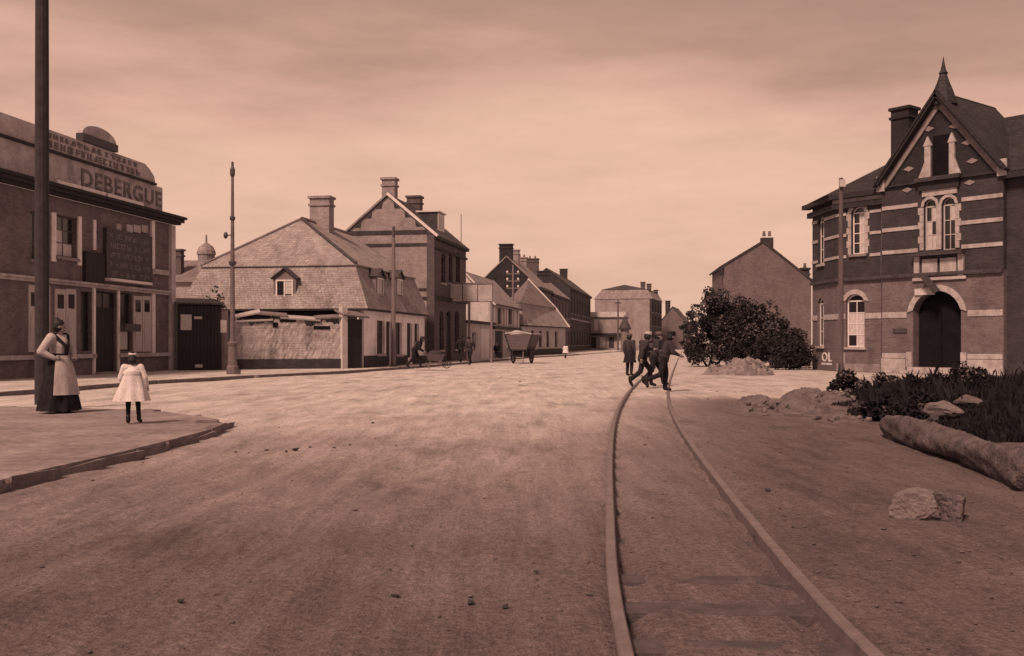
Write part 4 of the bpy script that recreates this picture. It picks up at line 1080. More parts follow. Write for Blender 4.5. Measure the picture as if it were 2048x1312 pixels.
wall_mesh(MB(), xb1 + 0.002, GL + 3, 0, zcor, [(xb1 + 1.0, xb1 + 1.9, 1.2, 3.7, 0.3), (xb1 + 1.0, xb1 + 1.9, 5.4, 7.8, 0.3)]).build('right_wall', 'brick_dark', gh)
for z_, h_ in ((1.2, 2.5), (5.4, 2.4)): window(gh, xb1 + 1.0, z_, 0.9, h_, rise=0.3, cols=2, rows=3)
MB().box(0.02, GL + 2.9, 0.72, 9.0, 0, zcor - 0.01).build('body', 'brick_dark', gh)
# left facet
fd = 176.3
ff = Fr(gx - math.sin(R(fd)) * 3.3, gy - math.cos(R(fd)) * 3.3, fd)
rel = ff.rz - gf.rz
dl = ff.o - gf.o
mloc = (dl.dot(gf.ux), dl.dot(gf.uy), 0); MT = (mloc, rel)
fwu = (ff.fr(1638, 600)[0] - 0.1, ff.fr(1648, 600)[0], 5.3, 7.7, 0.25); fwd = (ff.fr(1637, 600)[0] - 0.1, ff.fr(1647, 600)[0], 1.2, 3.6, 0.25)
wall_mesh(MB(), 0, 3.3, 0, zstr, [fwd]).build('facet_ground_wall', 'brick_ground', gh, mloc, rel)
wall_mesh(MB(), 0, 3.3, zstr + 0.002, zcor, [fwu]).build('facet_upper_wall', 'brick_dark', gh, mloc, rel)
window(gh, fwu[0], fwu[2], fwu[1] - fwu[0], fwu[3] - fwu[2], rise=0.25, rows=3, mount=MT, y=0.12)
window(gh, fwd[0], fwd[2], fwd[1] - fwd[0], fwd[3] - fwd[2], rise=0.25, rows=3, mount=MT, y=0.12)
# windows of the main front
window(gh, wu[0], wu[2], wu[1] - wu[0], wu[3] - wu[2], rise=0.26, cols=2, rows=4, frame='paint_pale', bright={(1, 0), (1, 1), (1, 2), (1, 3)}, sill_mat='stone_dull')
window(gh, wd[0], wd[2], wd[1] - wd[0], wd[3] - wd[2], rise=0.30, cols=2, rows=4, frame='paint_pale', bright={(1, 0), (1, 1), (1, 2), (0, 1), (0, 2)}, sill_mat='stone')
for d_, br in ((dw1, {(0, 0), (1, 0), (0, 1), (1, 2)}), (dw2, {(1, 2)})):
    window(gh, d_[0], d_[2], d_[1] - d_[0], d_[3] - d_[2], y=YB + 0.14, rise=0.3, cols=2, rows=3, frame='wood_pale', bright=br, sill=False)
# entrance: arch shade put into the black colour of door and leaves
MB().box(dr[0] - 0.1, dr[1] + 0.1, YB + 0.5, YB + 0.56, 0.2, dr[3] + 0.1).build('door', 'void_shade', gh)
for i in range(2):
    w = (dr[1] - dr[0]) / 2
    MB().box(dr[0] + i * w + 0.06, dr[0] + (i + 1) * w - 0.04, YB + 0.46, YB + 0.498, 0.28, 2.7).build('door_leaf', 'void_shade', gh)
MB().box(dr[0] - 0.3, dr[1] + 0.3, YB - 0.5, YB + 0.45, 0.0, 0.14).box(dr[0] - 0.15, dr[1] + 0.15, YB - 0.25, YB + 0.45, 0.142, 0.276).build('door_step', 'stone', gh)
def ring(x0, x1, zt, rise, w, y0, y1, mat, name, nblk, mount=None, root=gh):
    """voussoirs: each block of the arch is its own piece"""
    inn = arch_pts(x0, x1, zt, rise, nblk); out = arch_pts(x0 - w, x1 + w, zt - w * 0.3, rise + w * 1.3, nblk)
    for i in range(nblk):
        MB().prism_xz([inn[i], inn[i + 1], out[i + 1], out[i]][::-1], y0 - 0.006 * (i % 2), y1).build(name, mat, root, *(mount or (None, None)))
ring(dr[0], dr[1], dr[3] - dr[4], dr[4], 0.26, YB - 0.05, YB - 0.002, 'stone', 'voussoir', 11)
ring(wd[0], wd[1], wd[3] - wd[4], wd[4], 0.22, -0.05, -0.002, 'stone', 'voussoir', 7)
ring(wu[0], wu[1], wu[3] - wu[4], wu[4], 0.20, -0.05, -0.002, 'stone', 'voussoir', 7)
for d_ in (dw1, dw2): ring(d_[0], d_[1], d_[3] - d_[4], d_[4], 0.13, YB - 0.05, YB - 0.002, 'stone', 'voussoir', 5)
# door jambs of pale stone
for x in (dr[0] - 0.28, dr[1] + 0.02):
    MB().box(x, x + 0.26, YB - 0.10, YB - 0.002, 0.28, 0.95).build('door_base_stone', 'stone', gh)
# quoins beside the upper windows
def quoins(xa, xb, za, zb, y, k=6, w=0.2, name='quoin', mat='stone'):
    hgt = (zb - za) / k
    for i in range(k):
        ww = w if i % 2 else w * 0.7
        for (x0, x1) in ((xa - ww, xa - 0.002), (xb + 0.002, xb + ww)):
            MB().box(x0, x1, y - 0.045, y - 0.002, za + i * hgt + 0.006, za + (i + 1) * hgt - 0.006).build(name, mat, gh)
quoins(wu[0], wu[1], wu[2], wu[3] - wu[4] - 0.05, 0, 6, 0.24)
quoins(dw1[0], dw2[1], dw1[2], dw1[3] - 0.35, YB, 6, 0.26)
MB().box(dw1[1] + 0.01, dw2[0] - 0.01, YB - 0.06, YB - 0.002, dw1[2], dw1[3] - 0.3).build('mullion_post', 'stone', gh)
# pale stone bands, each run between openings its own piece
def band(xa, xb, z, h, y, mat='stone', name='stone_band', proud=0.04):
    n_ = max(1, int((xb - xa) / 0.9)); w = (xb - xa) / n_
    for i in range(n_):
        MB().box(xa + i * w + 0.004, xa + (i + 1) * w - 0.004, y - proud, y - 0.002, z, z + h).build(name, mat, gh)
bands = [gZ(1750, 425), gZ(1750, 468), gZ(1750, 512)]
for zq in bands:
    band(wu[1] + 0.26, x_b0 - 0.01, zq, 0.14, 0)
    band(0.02, wu[0] - 0.26, zq, 0.14, 0)
    band(xb0 + 0.02, dw1[0] - 0.28, zq, 0.17, YB)
    band(dw2[1] + 0.28, xb1 - 0.02, zq, 0.17, YB)
zlow = gZ(1750, 637)
band(wd[1] + 0.03, x_b0 - 0.01, zlow, 0.26, 0, proud=0.03); band(0.02, wd[0] - 0.03, zlow, 0.26, 0, proud=0.03)
band(xb0 + 0.02, dr[0] - 0.3, zlow, 0.26, YB, proud=0.03); band(dr[1] + 0.3, xb1 - 0.02, zlow, 0.26, YB, proud=0.03)
band(xb0 + 0.02, dr[0] - 0.05, bZ(1800, 716), 0.22, YB, proud=0.06); band(dr[1] + 0.3, xb1 - 0.02, bZ(1800, 716), 0.22, YB, proud=0.06)
MB().box(xb0, dr[0] - 0.32, YB - 0.09, YB - 0.003, 0.0, bZ(1800, 717)).build('bay_plinth', 'stone', gh)
MB().box(dr[1] + 0.32, xb1, YB - 0.09, YB - 0.003, 0.0, bZ(1800, 717)).build('bay_plinth', 'stone', gh)
for zq, h_ in [(z, 0.14) for z in bands] + [(zlow, 0.26)]:
    if zq > 4: rng_ = [(0.02, fwu[0] - 0.05), (fwu[1] + 0.05, 3.26)]
    else: rng_ = [(0.02, fwd[0] - 0.05), (fwd[1] + 0.05, 3.26)]
    for a, b in rng_:
        if b > a: MB().box(a, b, -0.04, -0.002, zq, zq + h_).build('stone_band', 'stone', gh, mloc, rel)
# string course and cornice
MB().box(-0.05, x_b0, -0.14, -0.003, zstr - 0.10, zstr + 0.06).build('string_course', 'slate', gh)
MB().box(xb0, xb1, YB - 0.14, YB - 0.003, zstr - 0.10, zstr + 0.06).build('string_course', 'slate', gh)
MB().box(0, 3.32, -0.14, -0.003, zstr - 0.10, zstr + 0.06).build('string_course', 'slate', gh, mloc, rel)
MB().box(-0.2, x_b0, -0.22, -0.003, zcor - 0.62, zcor - 0.36).box(-0.2, x_b0, -0.42, -0.003, zcor - 0.16, zcor + 0.06).build('cornice', 'wood_dark', gh)
MB().box(-0.2, x_b0, -0.12, -0.003, zcor - 0.355, zcor - 0.165).build('frieze', 'stone', gh)
MB().box(-0.2, 3.35, -0.22, -0.003, zcor - 0.62, zcor - 0.36).box(-0.4, 3.4, -0.42, -0.003, zcor - 0.16, zcor + 0.055).build('cornice', 'wood_dark', gh, mloc, rel)
MB().box(xb1 + 0.01, GL + 3, -0.40, -0.003, zcor - 0.2, zcor + 0.06).build('cornice', 'wood_dark', gh)
# balcony shelf with two pale panels below the double window
MB().box(dw1[0] - 0.45, dw2[1] + 0.45, YB - 0.35, YB - 0.003, dw1[2] - 0.26, dw1[2] - 0.08).build('window_shelf', 'slate', gh)
for d_ in (dw1, dw2):
    MB().box(d_[0] - 0.06, d_[1] + 0.06, YB - 0.07, YB - 0.002, bZ(1878, 545), bZ(1878, 517)).build('stone_panel', 'stone', gh)
for x in (dw1[0] - 0.42, dw2[1] + 0.16):
    MB().box(x, x + 0.24, YB - 0.12, YB - 0.003, bZ(1878, 553), dw1[2] - 0.262).build('corbel', 'stone', gh)
MB().box(dw1[0] - 0.5, dw2[1] + 0.5, YB - 0.10, YB - 0.003, bZ(1878, 560), bZ(1878, 554)).build('stone_moulding', 'stone', gh)
MB().box(bX(1832), bX(1872), YB - 0.13, YB - 0.075, bZ(1850, 590), bZ(1850, 577)).build('name_plate', 'plaster', gh)
# hood of slate over the entrance arch
MB().slab([(bX(1855), YB - 0.55, bZ(1855, 553)), (bX(1882), YB - 0.55, bZ(1882, 586)), (bX(1882), YB - 0.01, bZ(1882, 580)), (bX(1855), YB - 0.01, bZ(1855, 547))], 0.07).build('door_hood', 'slate', gh)
# attic window between pilasters with a shelf, stone shoulder, kite blocks
az0, az1 = bZ(1885, 352), bZ(1885, 288)
MB().box(bX(1866), bX(1898), YB - 0.02, YB - 0.002, az0, az1 + 0.4).build('attic_opening', 'void_shade', gh)
for a, b in ((1851, 1863), (1900, 1911)):
    MB().box(bX(a), bX(b), YB - 0.10, YB - 0.003, az0, az1).prism_xz([(bX(a) - 0.06, az1), (bX(b) + 0.06, az1), ((bX(a) + bX(b)) / 2, az1 + 0.42)], YB - 0.12, YB - 0.003).build('attic_pilaster', 'stone', gh)
MB().prism_xz([(bX(1838), az0), (bX(1851), az0), (bX(1851), az0 + 0.7)], YB - 0.09, YB - 0.003).build('stone_scroll', 'stone', gh)
MB().prism_xz([(bX(1911), az0), (bX(1923), az0), (bX(1911), az0 + 0.7)], YB - 0.09, YB - 0.003).build('stone_scroll', 'stone', gh)
MB().box(bX(1835), bX(1925), YB - 0.30, YB - 0.003, az0 - 0.18, az0 - 0.004).build('attic_shelf', 'slate', gh)
MB().box(bX(1840), bX(1920), YB - 0.14, YB - 0.003, az0 - 0.55, az0 - 0.185).build('lintel_band', 'wood_dark', gh)
MB().box(bX(1845), bX(1915), YB - 0.055, YB - 0.003, dw1[3] + 0.12, az0 - 0.555).build('lintel_stone', 'stone', gh)
for (p, q) in ((1818, 338), (1858, 258), (1910, 252), (1935, 285), (1945, 322), (1940, 365), (1815, 380)):
    x, z = bX(p), bZ(p, q)
    MB().prism_xz([(x - 0.26, z), (x, z - 0.12), (x + 0.26, z), (x, z + 0.12)], YB - 0.04, YB - 0.002).build('kite_stone', 'stone_dull', gh)
# gable edges: pale rake strip and dark barge board, kneelers, spire
for sg_ in (0, 1):
    xe = xb0 if sg_ == 0 else xb1
    dx = (xe - xap); ex = xap + dx * 1.10; ez = zap - (zap - zga) * 1.10
    MB().slab([(ex, YB - 0.45, ez + 0.34), (xap, YB - 0.45, zap + 0.34 + 0.003 * sg_), (xap, 4.6, zap + 0.34 + 0.003 * sg_), (ex, 4.6, ez + 0.34)], 0.10).build('bay_roof', 'slate_dark', gh)
    m = MB(); n1 = Vector((xap - xe, 0, zap - zga)).normalized(); nn = Vector((-n1.z, 0, n1.x)) if sg_ == 0 else Vector((n1.z, 0, -n1.x))
    A = Vector((xe, 0, zga)); B = Vector((xap, 0, zap)); 
    if nn.z < 0: nn = -nn
    quad = [A - nn * 0.26, B - nn * 0.26, B - nn * 0.02, A - nn * 0.02]
    m.prism_xz([(q.x, q.z) for q in quad], YB - 0.10, YB - 0.003).build('rake_strip', 'stone_dull', gh)
    m2 = MB(); quad = [A + nn * 0.02, B + nn * 0.02, B + nn * 0.22, A + nn * 0.22]
    m2.prism_xz([(q.x, q.z) for q in quad], YB - 0.40, YB - 0.02).build('barge_board', 'wood_dark', gh)
    MB().box(xe - 0.2, xe + 0.2, YB - 0.16, YB - 0.105, zga - 0.25, zga + 0.45).build('kneeler', 'stone', gh)
zt_s = bZ(1892, 122) + 0.35
MB().lathe([(0.62, zap - 0.25), (0.44, zap + 0.35), (0.26, zap + 0.8), (0.16, zap + 1.1), (0.2, zap + 1.18), (0.12, zap + 1.3), (0.05, zt_s - 0.3), (0.0, zt_s)], (xap, YB + 0.3, 0), 8).build('spire', 'slate_dark', gh)
# main roof behind
zrid = bZ(1930, 200)
rp = [(-0.35, -0.42, zcor + 0.065), (GL + 3, -0.42, zcor + 0.065), (GL + 3, 9.2, zcor + 0.065), (mloc[0] - 0.3, 6.0, zcor + 0.065)]
MB().add([(-0.45, -0.42, zcor + 0.065), (GL + 3.0, -0.42, zcor + 0.065), (GL + 3.0, 9.3, zcor + 0.065), (mloc[0] - 0.45, 9.3, zcor + 0.065), (mloc[0] - 0.45, mloc[1] - 0.1, zcor + 0.065), (xap + 0.2, 4.4, zrid), (GL + 3.0, 4.4, zrid), (x_b0 + 0.6, 4.4, zcor + 3.1)],
         [(4, 3, 2, 1, 0), (0, 1, 6, 5, 7), (4, 0, 7), (3, 4, 7), (2, 3, 7, 5, 6), (1, 2, 6)]).build('roof', 'slate_dark', gh)
cx0 = gf.fr(1809, 260, 2.6)
chimney(gh, cx0[0], 2.6, zcor + 0.5, gf.fr(1809, 222, 2.6)[1], 0.92, 0.85, 'brick_soot_shade', cap=True)
# downpipe, wall lamp, notices and the painted letters low on the left
MB().tube([(x_b0 - 0.10, -0.09, 0.1), (x_b0 - 0.10, -0.09, zstr - 0.12)], 0.055, 8).build('downpipe', 'iron', gh)
MB().tube([(x_b0 - 0.10, -0.20, zstr + 0.08), (x_b0 - 0.10, -0.09, zcor - 0.64)], 0.05, 8).build('downpipe', 'iron', gh)
MB().box(bX(1787), bX(1814), YB - 0.06, YB - 0.003, bZ(1800, 665), bZ(1800, 657)).build('letter_box', 'iron', gh)
MB().box(0.0, x_b0 - 0.2, -0.10, -0.003, 0.0, gZ(1700, 727)).build('plinth', 'stone_dull', gh)
tm2 = text_mesh('OL', 1.0, 0.02)
po = link('painted_letters', tm2, 'paint_pale', gh)
xo, zo = ff.fr(1644, 722)
c_, s2 = math.cos(rel), math.sin(rel)
def onf(x, y, z): return (mloc[0] + x * c_ - y * s2, mloc[1] + x * s2 + y * c_, z)
po.location = onf(xo, -0.012, zo); po.rotation_euler = (R(90), 0, rel); po.scale = (0.9, 0.62, 0.5)
MB().box(xo - 0.05, xo + 1.3, -0.012, -0.002, zo - 0.18, zo - 0.08).build('painted_line', 'paint_white', gh, mloc, rel)
MB().box(gX(1683), gX(1689), -0.03, -0.002, gZ(1686, 727), gZ(1686, 705)).build('notice', 'paper', gh)

# ================================================================== poles
def pole(name, label, px, py_base, py_top, prof, mat, extras=None, group=None, z0=0.0, cat='pole'):
    p = gp(px, py_base, z0); top = at(px, py_top, p.y).z
    o = thing(name, label, cat, (p.x, p.y, z0), 0, group)
    m = MB().lathe([(r, t * (top - z0)) for r, t in prof], n=12); m.smooth = False
    m.build('shaft', mat, o)
    return o, top - z0, p
o, h, p = pole('tram_pole', 'tall tram pole with cast iron base in front of the yard wall', 465, 749, 324,
               [(0.10, 0.0), (0.10, 0.26), (0.085, 0.5), (0.065, 0.78), (0.055, 0.93), (0.05, 0.975)], 'iron_grey', z0=0.10)
MB().lathe([(0.24, 0), (0.24, 0.3), (0.19, 0.36), (0.17, 1.1), (0.21, 1.2), (0.22, 1.26), (0.12, 1.32), (0.11, 1.45)], n=12).build('cast_base', 'iron_grey', o)
for t, r in ((0.735, 0.11), (0.525, 0.15)):
    MB().lathe([(r * 0.6, t * h - 0.09), (r, t * h - 0.05), (r, t * h + 0.05), (r * 0.6, t * h + 0.09)], n=12).build('collar', 'iron', o)
MB().lathe([(0.06, h * 0.93), (0.1, h * 0.94), (0.1, h * 0.965), (0.05, h * 0.98), (0.05, h * 1.0), (0.0, h * 1.003)], n=10).build('finial', 'iron', o)
MB().tube([(0, 0, h * 0.655), (-0.26, 0, h * 0.655)], 0.025, 6).ball((-0.27, 0, h * 0.655), (0.09, 0.09, 0.14)).build('insulator', 'iron', o)
MB().box(0.1, 0.3, -0.1, 0.1, 0, 0.2).build('base_bolt_block', 'iron', o)
o, h, p = pole('wooden_pole', 'slim pale wooden pole before the cottage windows', 787, 737, 452, [(0.13, 0), (0.12, 0.3), (0.09, 0.9), (0.08, 1.0)], 'wood_grey')
MB().box(-0.05, 0.05, -0.14, -0.06, h * 0.93, h * 0.99).build('clamp', 'iron', o)
MB().lathe([(0.32, 0.0), (0.28, 0.08), (0.12, 0.22)], n=9).build('earth_collar', 'soil', o)
o, h, p = pole('edge_pole', 'thick dark pole rising out of the picture at the left edge', 84, 809, -560, [(0.14, 0), (0.13, 0.5), (0.11, 1)], 'bark_dark', z0=0.10)
MB().tube([(0, 0, h * 0.9), (0, 0, h * 0.93)], 0.17, 10).build('iron_band', 'iron', o)
o, h, p = pole('telegraph_pole', 'weathered telegraph pole with a low trestle brace in front of banded house', 1682, 772, 356, [(0.085, 0), (0.08, 0.4), (0.065, 1.0)], 'wood_mid')
MB().tube([(-0.18, -0.1, 0.0), (-0.03, -0.03, 0.75)], 0.04, 6).build('brace', 'bark_dark', o)
MB().tube([(0.34, 0.05, 0.0), (0.0, 0.0, 0.7)], 0.04, 6).build('brace', 'bark_dark', o)
MB().box(-0.09, 0.09, -0.16, -0.10, h * 0.955, h * 0.99).build('insulator_block', 'plaster', o)
o, h, p = pole('street_pole', 'thin pole standing before the far mansard house', 1236, 702.5, 600, [(0.16, 0), (0.14, 0.5), (0.11, 1)], 'wood_mid')
MB().box(-0.5, 0.5, -0.05, 0.05, h * 0.93, h * 0.96).build('crossarm', 'wood_mid', o)
pp = at(1026, 530, 97)
o = thing('insulator_pole', 'pole with white insulators in front of the dark gable', 'pole', (pp.x - 0.0, 97, 0))
MB().lathe([(0.13, 0), (0.11, pp.z * 0.6), (0.08, pp.z)], n=10).build('shaft', 'wood_grey', o)
for k, zz in enumerate((pp.z - 0.9, pp.z - 1.6, pp.z - 2.3)):
    MB().box(-0.65, 0.65, -0.06, 0.06, zz, zz + 0.1).build('crossarm', 'wood_grey', o)
    for x in (-0.55, 0.5): MB().lathe([(0.03, 0), (0.09, 0.05), (0.10, 0.16), (0.05, 0.24), (0, 0.26)], (x, 0, zz + 0.102), 8).build('insulator', 'paint_white', o)

# ================================================================== vegetation
def leaf_cloud(name, mat, pts, size, parent, spread=0.6, up=0.3):
    """one small bent leaf face for every point"""
    n = len(pts); a = rng.uniform(0, 2 * np.pi, n); t = rng.uniform(-1, 1, n)
    d = np.stack([np.cos(a), np.sin(a), t * 0.8 + up], 1); d /= np.linalg.norm(d, axis=1)[:, None]
    w = np.cross(d, rng.normal(size=(n, 3))); w /= np.linalg.norm(w, axis=1)[:, None]
    s_ = size * rng.uniform(0.6, 1.35, n)[:, None]
    p = np.asarray(pts)
    nrm = np.cross(d, w)
    v = np.stack([p, p + d * s_ * 0.5 + w * s_ * 0.33 + nrm * s_ * 0.08, p + d * s_, p + d * s_ * 0.5 - w * s_ * 0.33 + nrm * s_ * 0.08], 1).reshape(-1, 3)
    f = np.arange(4 * n).reshape(n, 4)
    return link(name, np_mesh(name, v, f), mat, parent)
def clumps(centres, radii, per, flat=1.0):
    out = []
    for c, r, k in zip(centres, radii, per):
        u = rng.normal(size=(k, 3)); u /= np.linalg.norm(u, axis=1)[:, None]
        rr = r * rng.uniform(0.45, 1.0, k) ** 0.6
        q = np.asarray(c) + u * rr[:, None] * np.array([1, 1, flat])
        out.append(q)
    q = np.concatenate(out); return q[q[:, 2] > 0.02]
def bush(name, label, px, d, half_w, top, n_cl, leaf, per, mat='leaf', cat='bush', base=0.0, depth=None, group=None, stems=5, low=0.35, light=0.25, lift=0.25):
    x = (px - CX) / F * d
    o = thing(name, label, cat, (x, d, 0), 0, group)
    depth = depth or half_w
    cs, rs = [], []
    for i in range(n_cl):
        a = random.uniform(0, 2 * math.pi); q = math.sqrt(random.random())
        zt = top * (0.97 - 0.42 * q ** 2.2)
        z = base + low + (zt - low - base) * random.random() ** 0.75
        cs.append((math.cos(a) * half_w * q * 0.88, math.sin(a) * depth * q * 0.88, z)); rs.append(random.uniform(0.2, 0.42) * min(half_w, top) * 0.8)
    m = MB()
    for i in range(stems):
        c = random.choice(cs); b_ = (random.uniform(-0.25, 0.25) * half_w, random.uniform(-0.2, 0.2) * depth, -0.05)
        m.tube([b_, ((b_[0] + c[0]) / 2 + random.uniform(-.1, .1), (b_[1] + c[1]) / 2, c[2] * 0.55), c], [0.05 * top / 3, 0.035 * top / 3, 0.012], 6)
    m.build('trunk' if cat == 'tree' else 'stems', 'bark_dark', o)
    k = [per] * n_cl
    pts = clumps(cs, rs, k)
    leaf_cloud('crown' if cat == 'tree' else 'foliage', mat, pts, leaf, o)
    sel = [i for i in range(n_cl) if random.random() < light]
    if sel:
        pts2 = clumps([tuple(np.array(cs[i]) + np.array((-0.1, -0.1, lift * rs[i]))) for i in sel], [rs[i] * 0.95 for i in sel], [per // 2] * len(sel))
        leaf_cloud('lit_leaves', 'leaf_lit', pts2, leaf * 0.9, o)  # highlights on the foliage painted in as paler leaves
    return o
bush('street_tree', 'large dark leafy bush in front of the plain gable, its left part tallest', 1425, 58, 1.75, 4.5, 74, 0.14, 210, cat='bush', depth=1.5, light=0.4, group='bushes right of the street')
bush('street_bush', 'broad dark bush against the plain gable, right of the tallest bush', 1500, 57, 1.95, 4.15, 80, 0.14, 210, cat='bush', depth=1.5, light=0.3, group='bushes right of the street')
bush('street_bush', 'lower dark bush sloping down between broad bush and banded house', 1562, 54, 1.45, 2.5, 56, 0.12, 200, depth=1.2, light=0.08, group='bushes right of the street')
bush('hedge', 'clipped black hedge against the banded house', 1582, 50.6, 1.15, 1.65, 60, 0.10, 220, depth=0.6, light=0.0, stems=3, low=0.1, cat='hedge')
bush('far_tree', 'narrow dark tree far down the street beside the big bushes', 1382, 110, 1.3, 5.2, 22, 0.22, 110, cat='tree', depth=1.2, light=0.15)
bush('yard_shrub', 'thin straggly shrub sprouting behind the tarred shed roof', 428, 48.5, 0.75, 4.1, 14, 0.11, 40, depth=0.5, light=0.3, low=3.0)
# earth mounds
def mound(name, label, px, py, w, dep, h, mat='soil', seed=1, group=None, stones=0, cat='mound'):
    p = gp(px, py); o = thing(name, label, cat, (p.x, p.y, 0), 0, group)
    n_ = 64; u = np.linspace(-1, 1, n_); X, Y = np.meshgrid(u, u)
    r2 = np.clip(1 - X ** 2 - Y ** 2, 0, 1)
    Z = h * r2 ** 0.62 * (1 + 1.6 * vnoise(X * 3, Y * 3, seed, 1.0)) + (0.30 * vnoise(X * 9, Y * 9, seed + 1, 1.0) + 0.22 * vnoise(X * 21, Y * 21, seed + 2, 1.0)) * h * np.sqrt(r2) - 0.03
    v = np.stack([X.ravel() * w, Y.ravel() * dep, Z.ravel()], 1)
    i_ = np.arange(n_ * n_).reshape(n_, n_)
    q = np.stack([i_[:-1, :-1].ravel(), i_[:-1, 1:].ravel(), i_[1:, 1:].ravel(), i_[1:, :-1].ravel()], 1)
    link('heap', np_mesh('heap', v, q, True), mat, o)
    for k in range(stones):
        a = random.uniform(0, 6.28); rr = random.uniform(0.3, 0.95)
        x_, y_ = math.cos(a) * rr * w, -abs(math.sin(a)) * rr * dep
        s_ = random.uniform(0.03, 0.085)
        z_ = h * max(0, 1 - rr * rr) ** 0.62
        link('stone', rock_mesh(s_, 11 + k), 'rock_pale' if k % 3 else 'rock', o, (x_, y_, z_ - s_ * 0.15), (random.uniform(0, 3), random.uniform(0, 3), random.uniform(0, 6)))
    return o
def rock_mesh(r, seed, sx=1.0, sy=1.0, sz=0.75, sub=2, jag=0.22):
    bm = bmesh.new(); bmesh.ops.create_icosphere(bm, subdivisions=sub, radius=r)
    rr = np.random.default_rng(seed)
    pl = [(Vector(rr.normal(size=3)).normalized(), rr.uniform(0.5, 0.82)) for _ in range(15)]
    for v in bm.verts:
        for nrm, dd in pl:                        # flattened faces
            k = v.co.dot(nrm) / r
            if k > dd: v.co -= nrm * (k - dd) * r
        v.co *= 1 + rr.uniform(-jag, jag) * 0.25
        v.co.x *= sx; v.co.y *= sy; v.co.z *= sz
    me = bpy.data.meshes.new('stone'); bm.to_mesh(me); bm.free()
    return me
mound('earth_mound', 'rounded heap of earth before the dark bushes', 1475, 749, 1.55, 1.3, 0.62, 'soil_dry', 3, stones=16)
mound('rubble_heap', 'low heap of dark rubble left of the weeds', 1560, 818, 0.95, 1.4, 0.20, 'soil', 5, stones=30)
mound('rubble_heap', 'small flat hump of earth beside the tram line', 1502, 815, 0.38, 0.8, 0.18, 'soil', 9, stones=10)
mound('rubble_heap', 'scatter of pale stones left of the big log', 1690, 838, 0.85, 0.8, 0.07, 'soil', 12, stones=18)
mound('earth_mound', 'mossy bank of earth at the foot of the telegraph pole', 1640, 800, 0.9, 1.4, 0.22, 'soil', 21, stones=20)

# the weed patch behind the log
NW = 90000
wy = 13.6 + (34 - 13.6) * rng.random(NW * 2) ** 1.5; wx = rng.uniform(5.6, 18, NW * 2)
edge = np.interp(wy, (13.6, 18, 22, 26, 30, 34), (6.2, 6.3, 7.3, 8.9, 11.0, 14.5)) + 0.3 * np.sin(wy * 1.3) + 0.25 * np.sin(wy * 3.1)
ok = (wx > edge) & (wx / wy < 0.62)
wx, wy, edge = wx[ok][:NW], wy[ok][:NW], edge[ok][:NW]
lump = 0.55 + 1.5 * np.clip(vnoise(wx, wy, 31, 0.7) + 0.15, 0, 1) + 0.8 * vnoise(wx, wy, 32, 2.1)
wh = rng.uniform(0.10, 0.40, len(wx)) * lump * np.clip(0.3 + (wx - edge) * 0.6, 0, 1)
tall = rng.random(len(wx)) < 0.012; wh[tall] *= 1.9
wa = rng.uniform(0, 6.283, len(wx)); wlen = rng.uniform(0.02, 0.22, len(wx)) * wh; ww_ = rng.uniform(0.006, 0.022, len(wx))
dx, dy = np.cos(wa), np.sin(wa); z0 = np.full(len(wx), -0.02)
V5 = np.stack([np.stack([wx - dy * ww_, wy + dx * ww_, z0], 1), np.stack([wx + dy * ww_, wy - dx * ww_, z0], 1),
               np.stack([wx + dx * wlen + dy * ww_, wy + dy * wlen - dx * ww_, wh * 0.7], 1), np.stack([wx + dx * wlen * 2.2, wy + dy * wlen * 2.2, wh * rng.uniform(0.75, 1.0, len(wx))], 1)], 1).reshape(-1, 3)
wm = np_mesh('weeds', V5, np.arange(len(V5)).reshape(-1, 4))
tag(link('weeds', wm, 'weed'), 'dark rank weeds and grass behind the felled log', 'weeds', kind='stuff')
for i in range(5):
    px_, py_, w_, h_, lb_ = ((1700, 792, 0.5, 0.55, 'leafy dark weed clump beside the telegraph pole foot'), (1800, 800, 0.8, 0.62, 'broad dark weed clump in the middle of the weeds'), (1765, 842, 0.4, 0.40, 'small dark weed clump at the head of the log'), (1925, 790, 0.8, 0.75, 'tall dark weed clump at the right edge of the weeds'), (1860, 840, 0.6, 0.45, 'low dark weed clump directly behind the log'))[i]
    bush('weed_clump', lb_, px_, gp(px_, py_).y, w_, h_, 16, 0.085, 130, mat='weed', cat='weeds', depth=w_, light=0.12, low=0.05, stems=4, group='weed clumps behind the log')
for (px, py, r_, lb, mt, sx) in ((1890, 818, 0.22, 'pale broken stone lying among the dark weeds', 'rock_pale', 1.6), (1935, 806, 0.24, 'larger dull stone right of the pale one in the weeds', 'rock', 1.3),
                                 (1842, 772, 0.20, 'small pale stone on the far edge of the weeds', 'rock_pale', 1.5), (1872, 770, 0.15, 'small stone at the far right edge of the weeds', 'rock_pale', 1.2)):
    p = gp(px, py, 0.25)
    tag(link('stone', rock_mesh(r_, int(px), sx, 1.0, 0.8, 3), mt, None, (p.x, p.y, 0.18 + r_ * 0.3)), lb, 'stone')
# sparse tufts by the roadside
def tufts(px, py, w, n_, h):
    p = gp(px, py); v_, f_ = [], []
    for i in range(n_):
        x, y = p.x + random.gauss(0, w), p.y + random.gauss(0, w * 1.4); a = random.uniform(0, 6.28); hh = random.uniform(0.4, 1) * h
        dx, dy = math.cos(a) * 0.012, math.sin(a) * 0.012; k = len(v_)
        v_ += [(x - dx, y - dy, -0.02), (x + dx, y + dy, -0.02), (x + random.uniform(-.5, .5) * hh, y + random.uniform(-.5, .5) * hh, hh)]; f_.append((k, k + 1, k + 2))
    return v_, f_

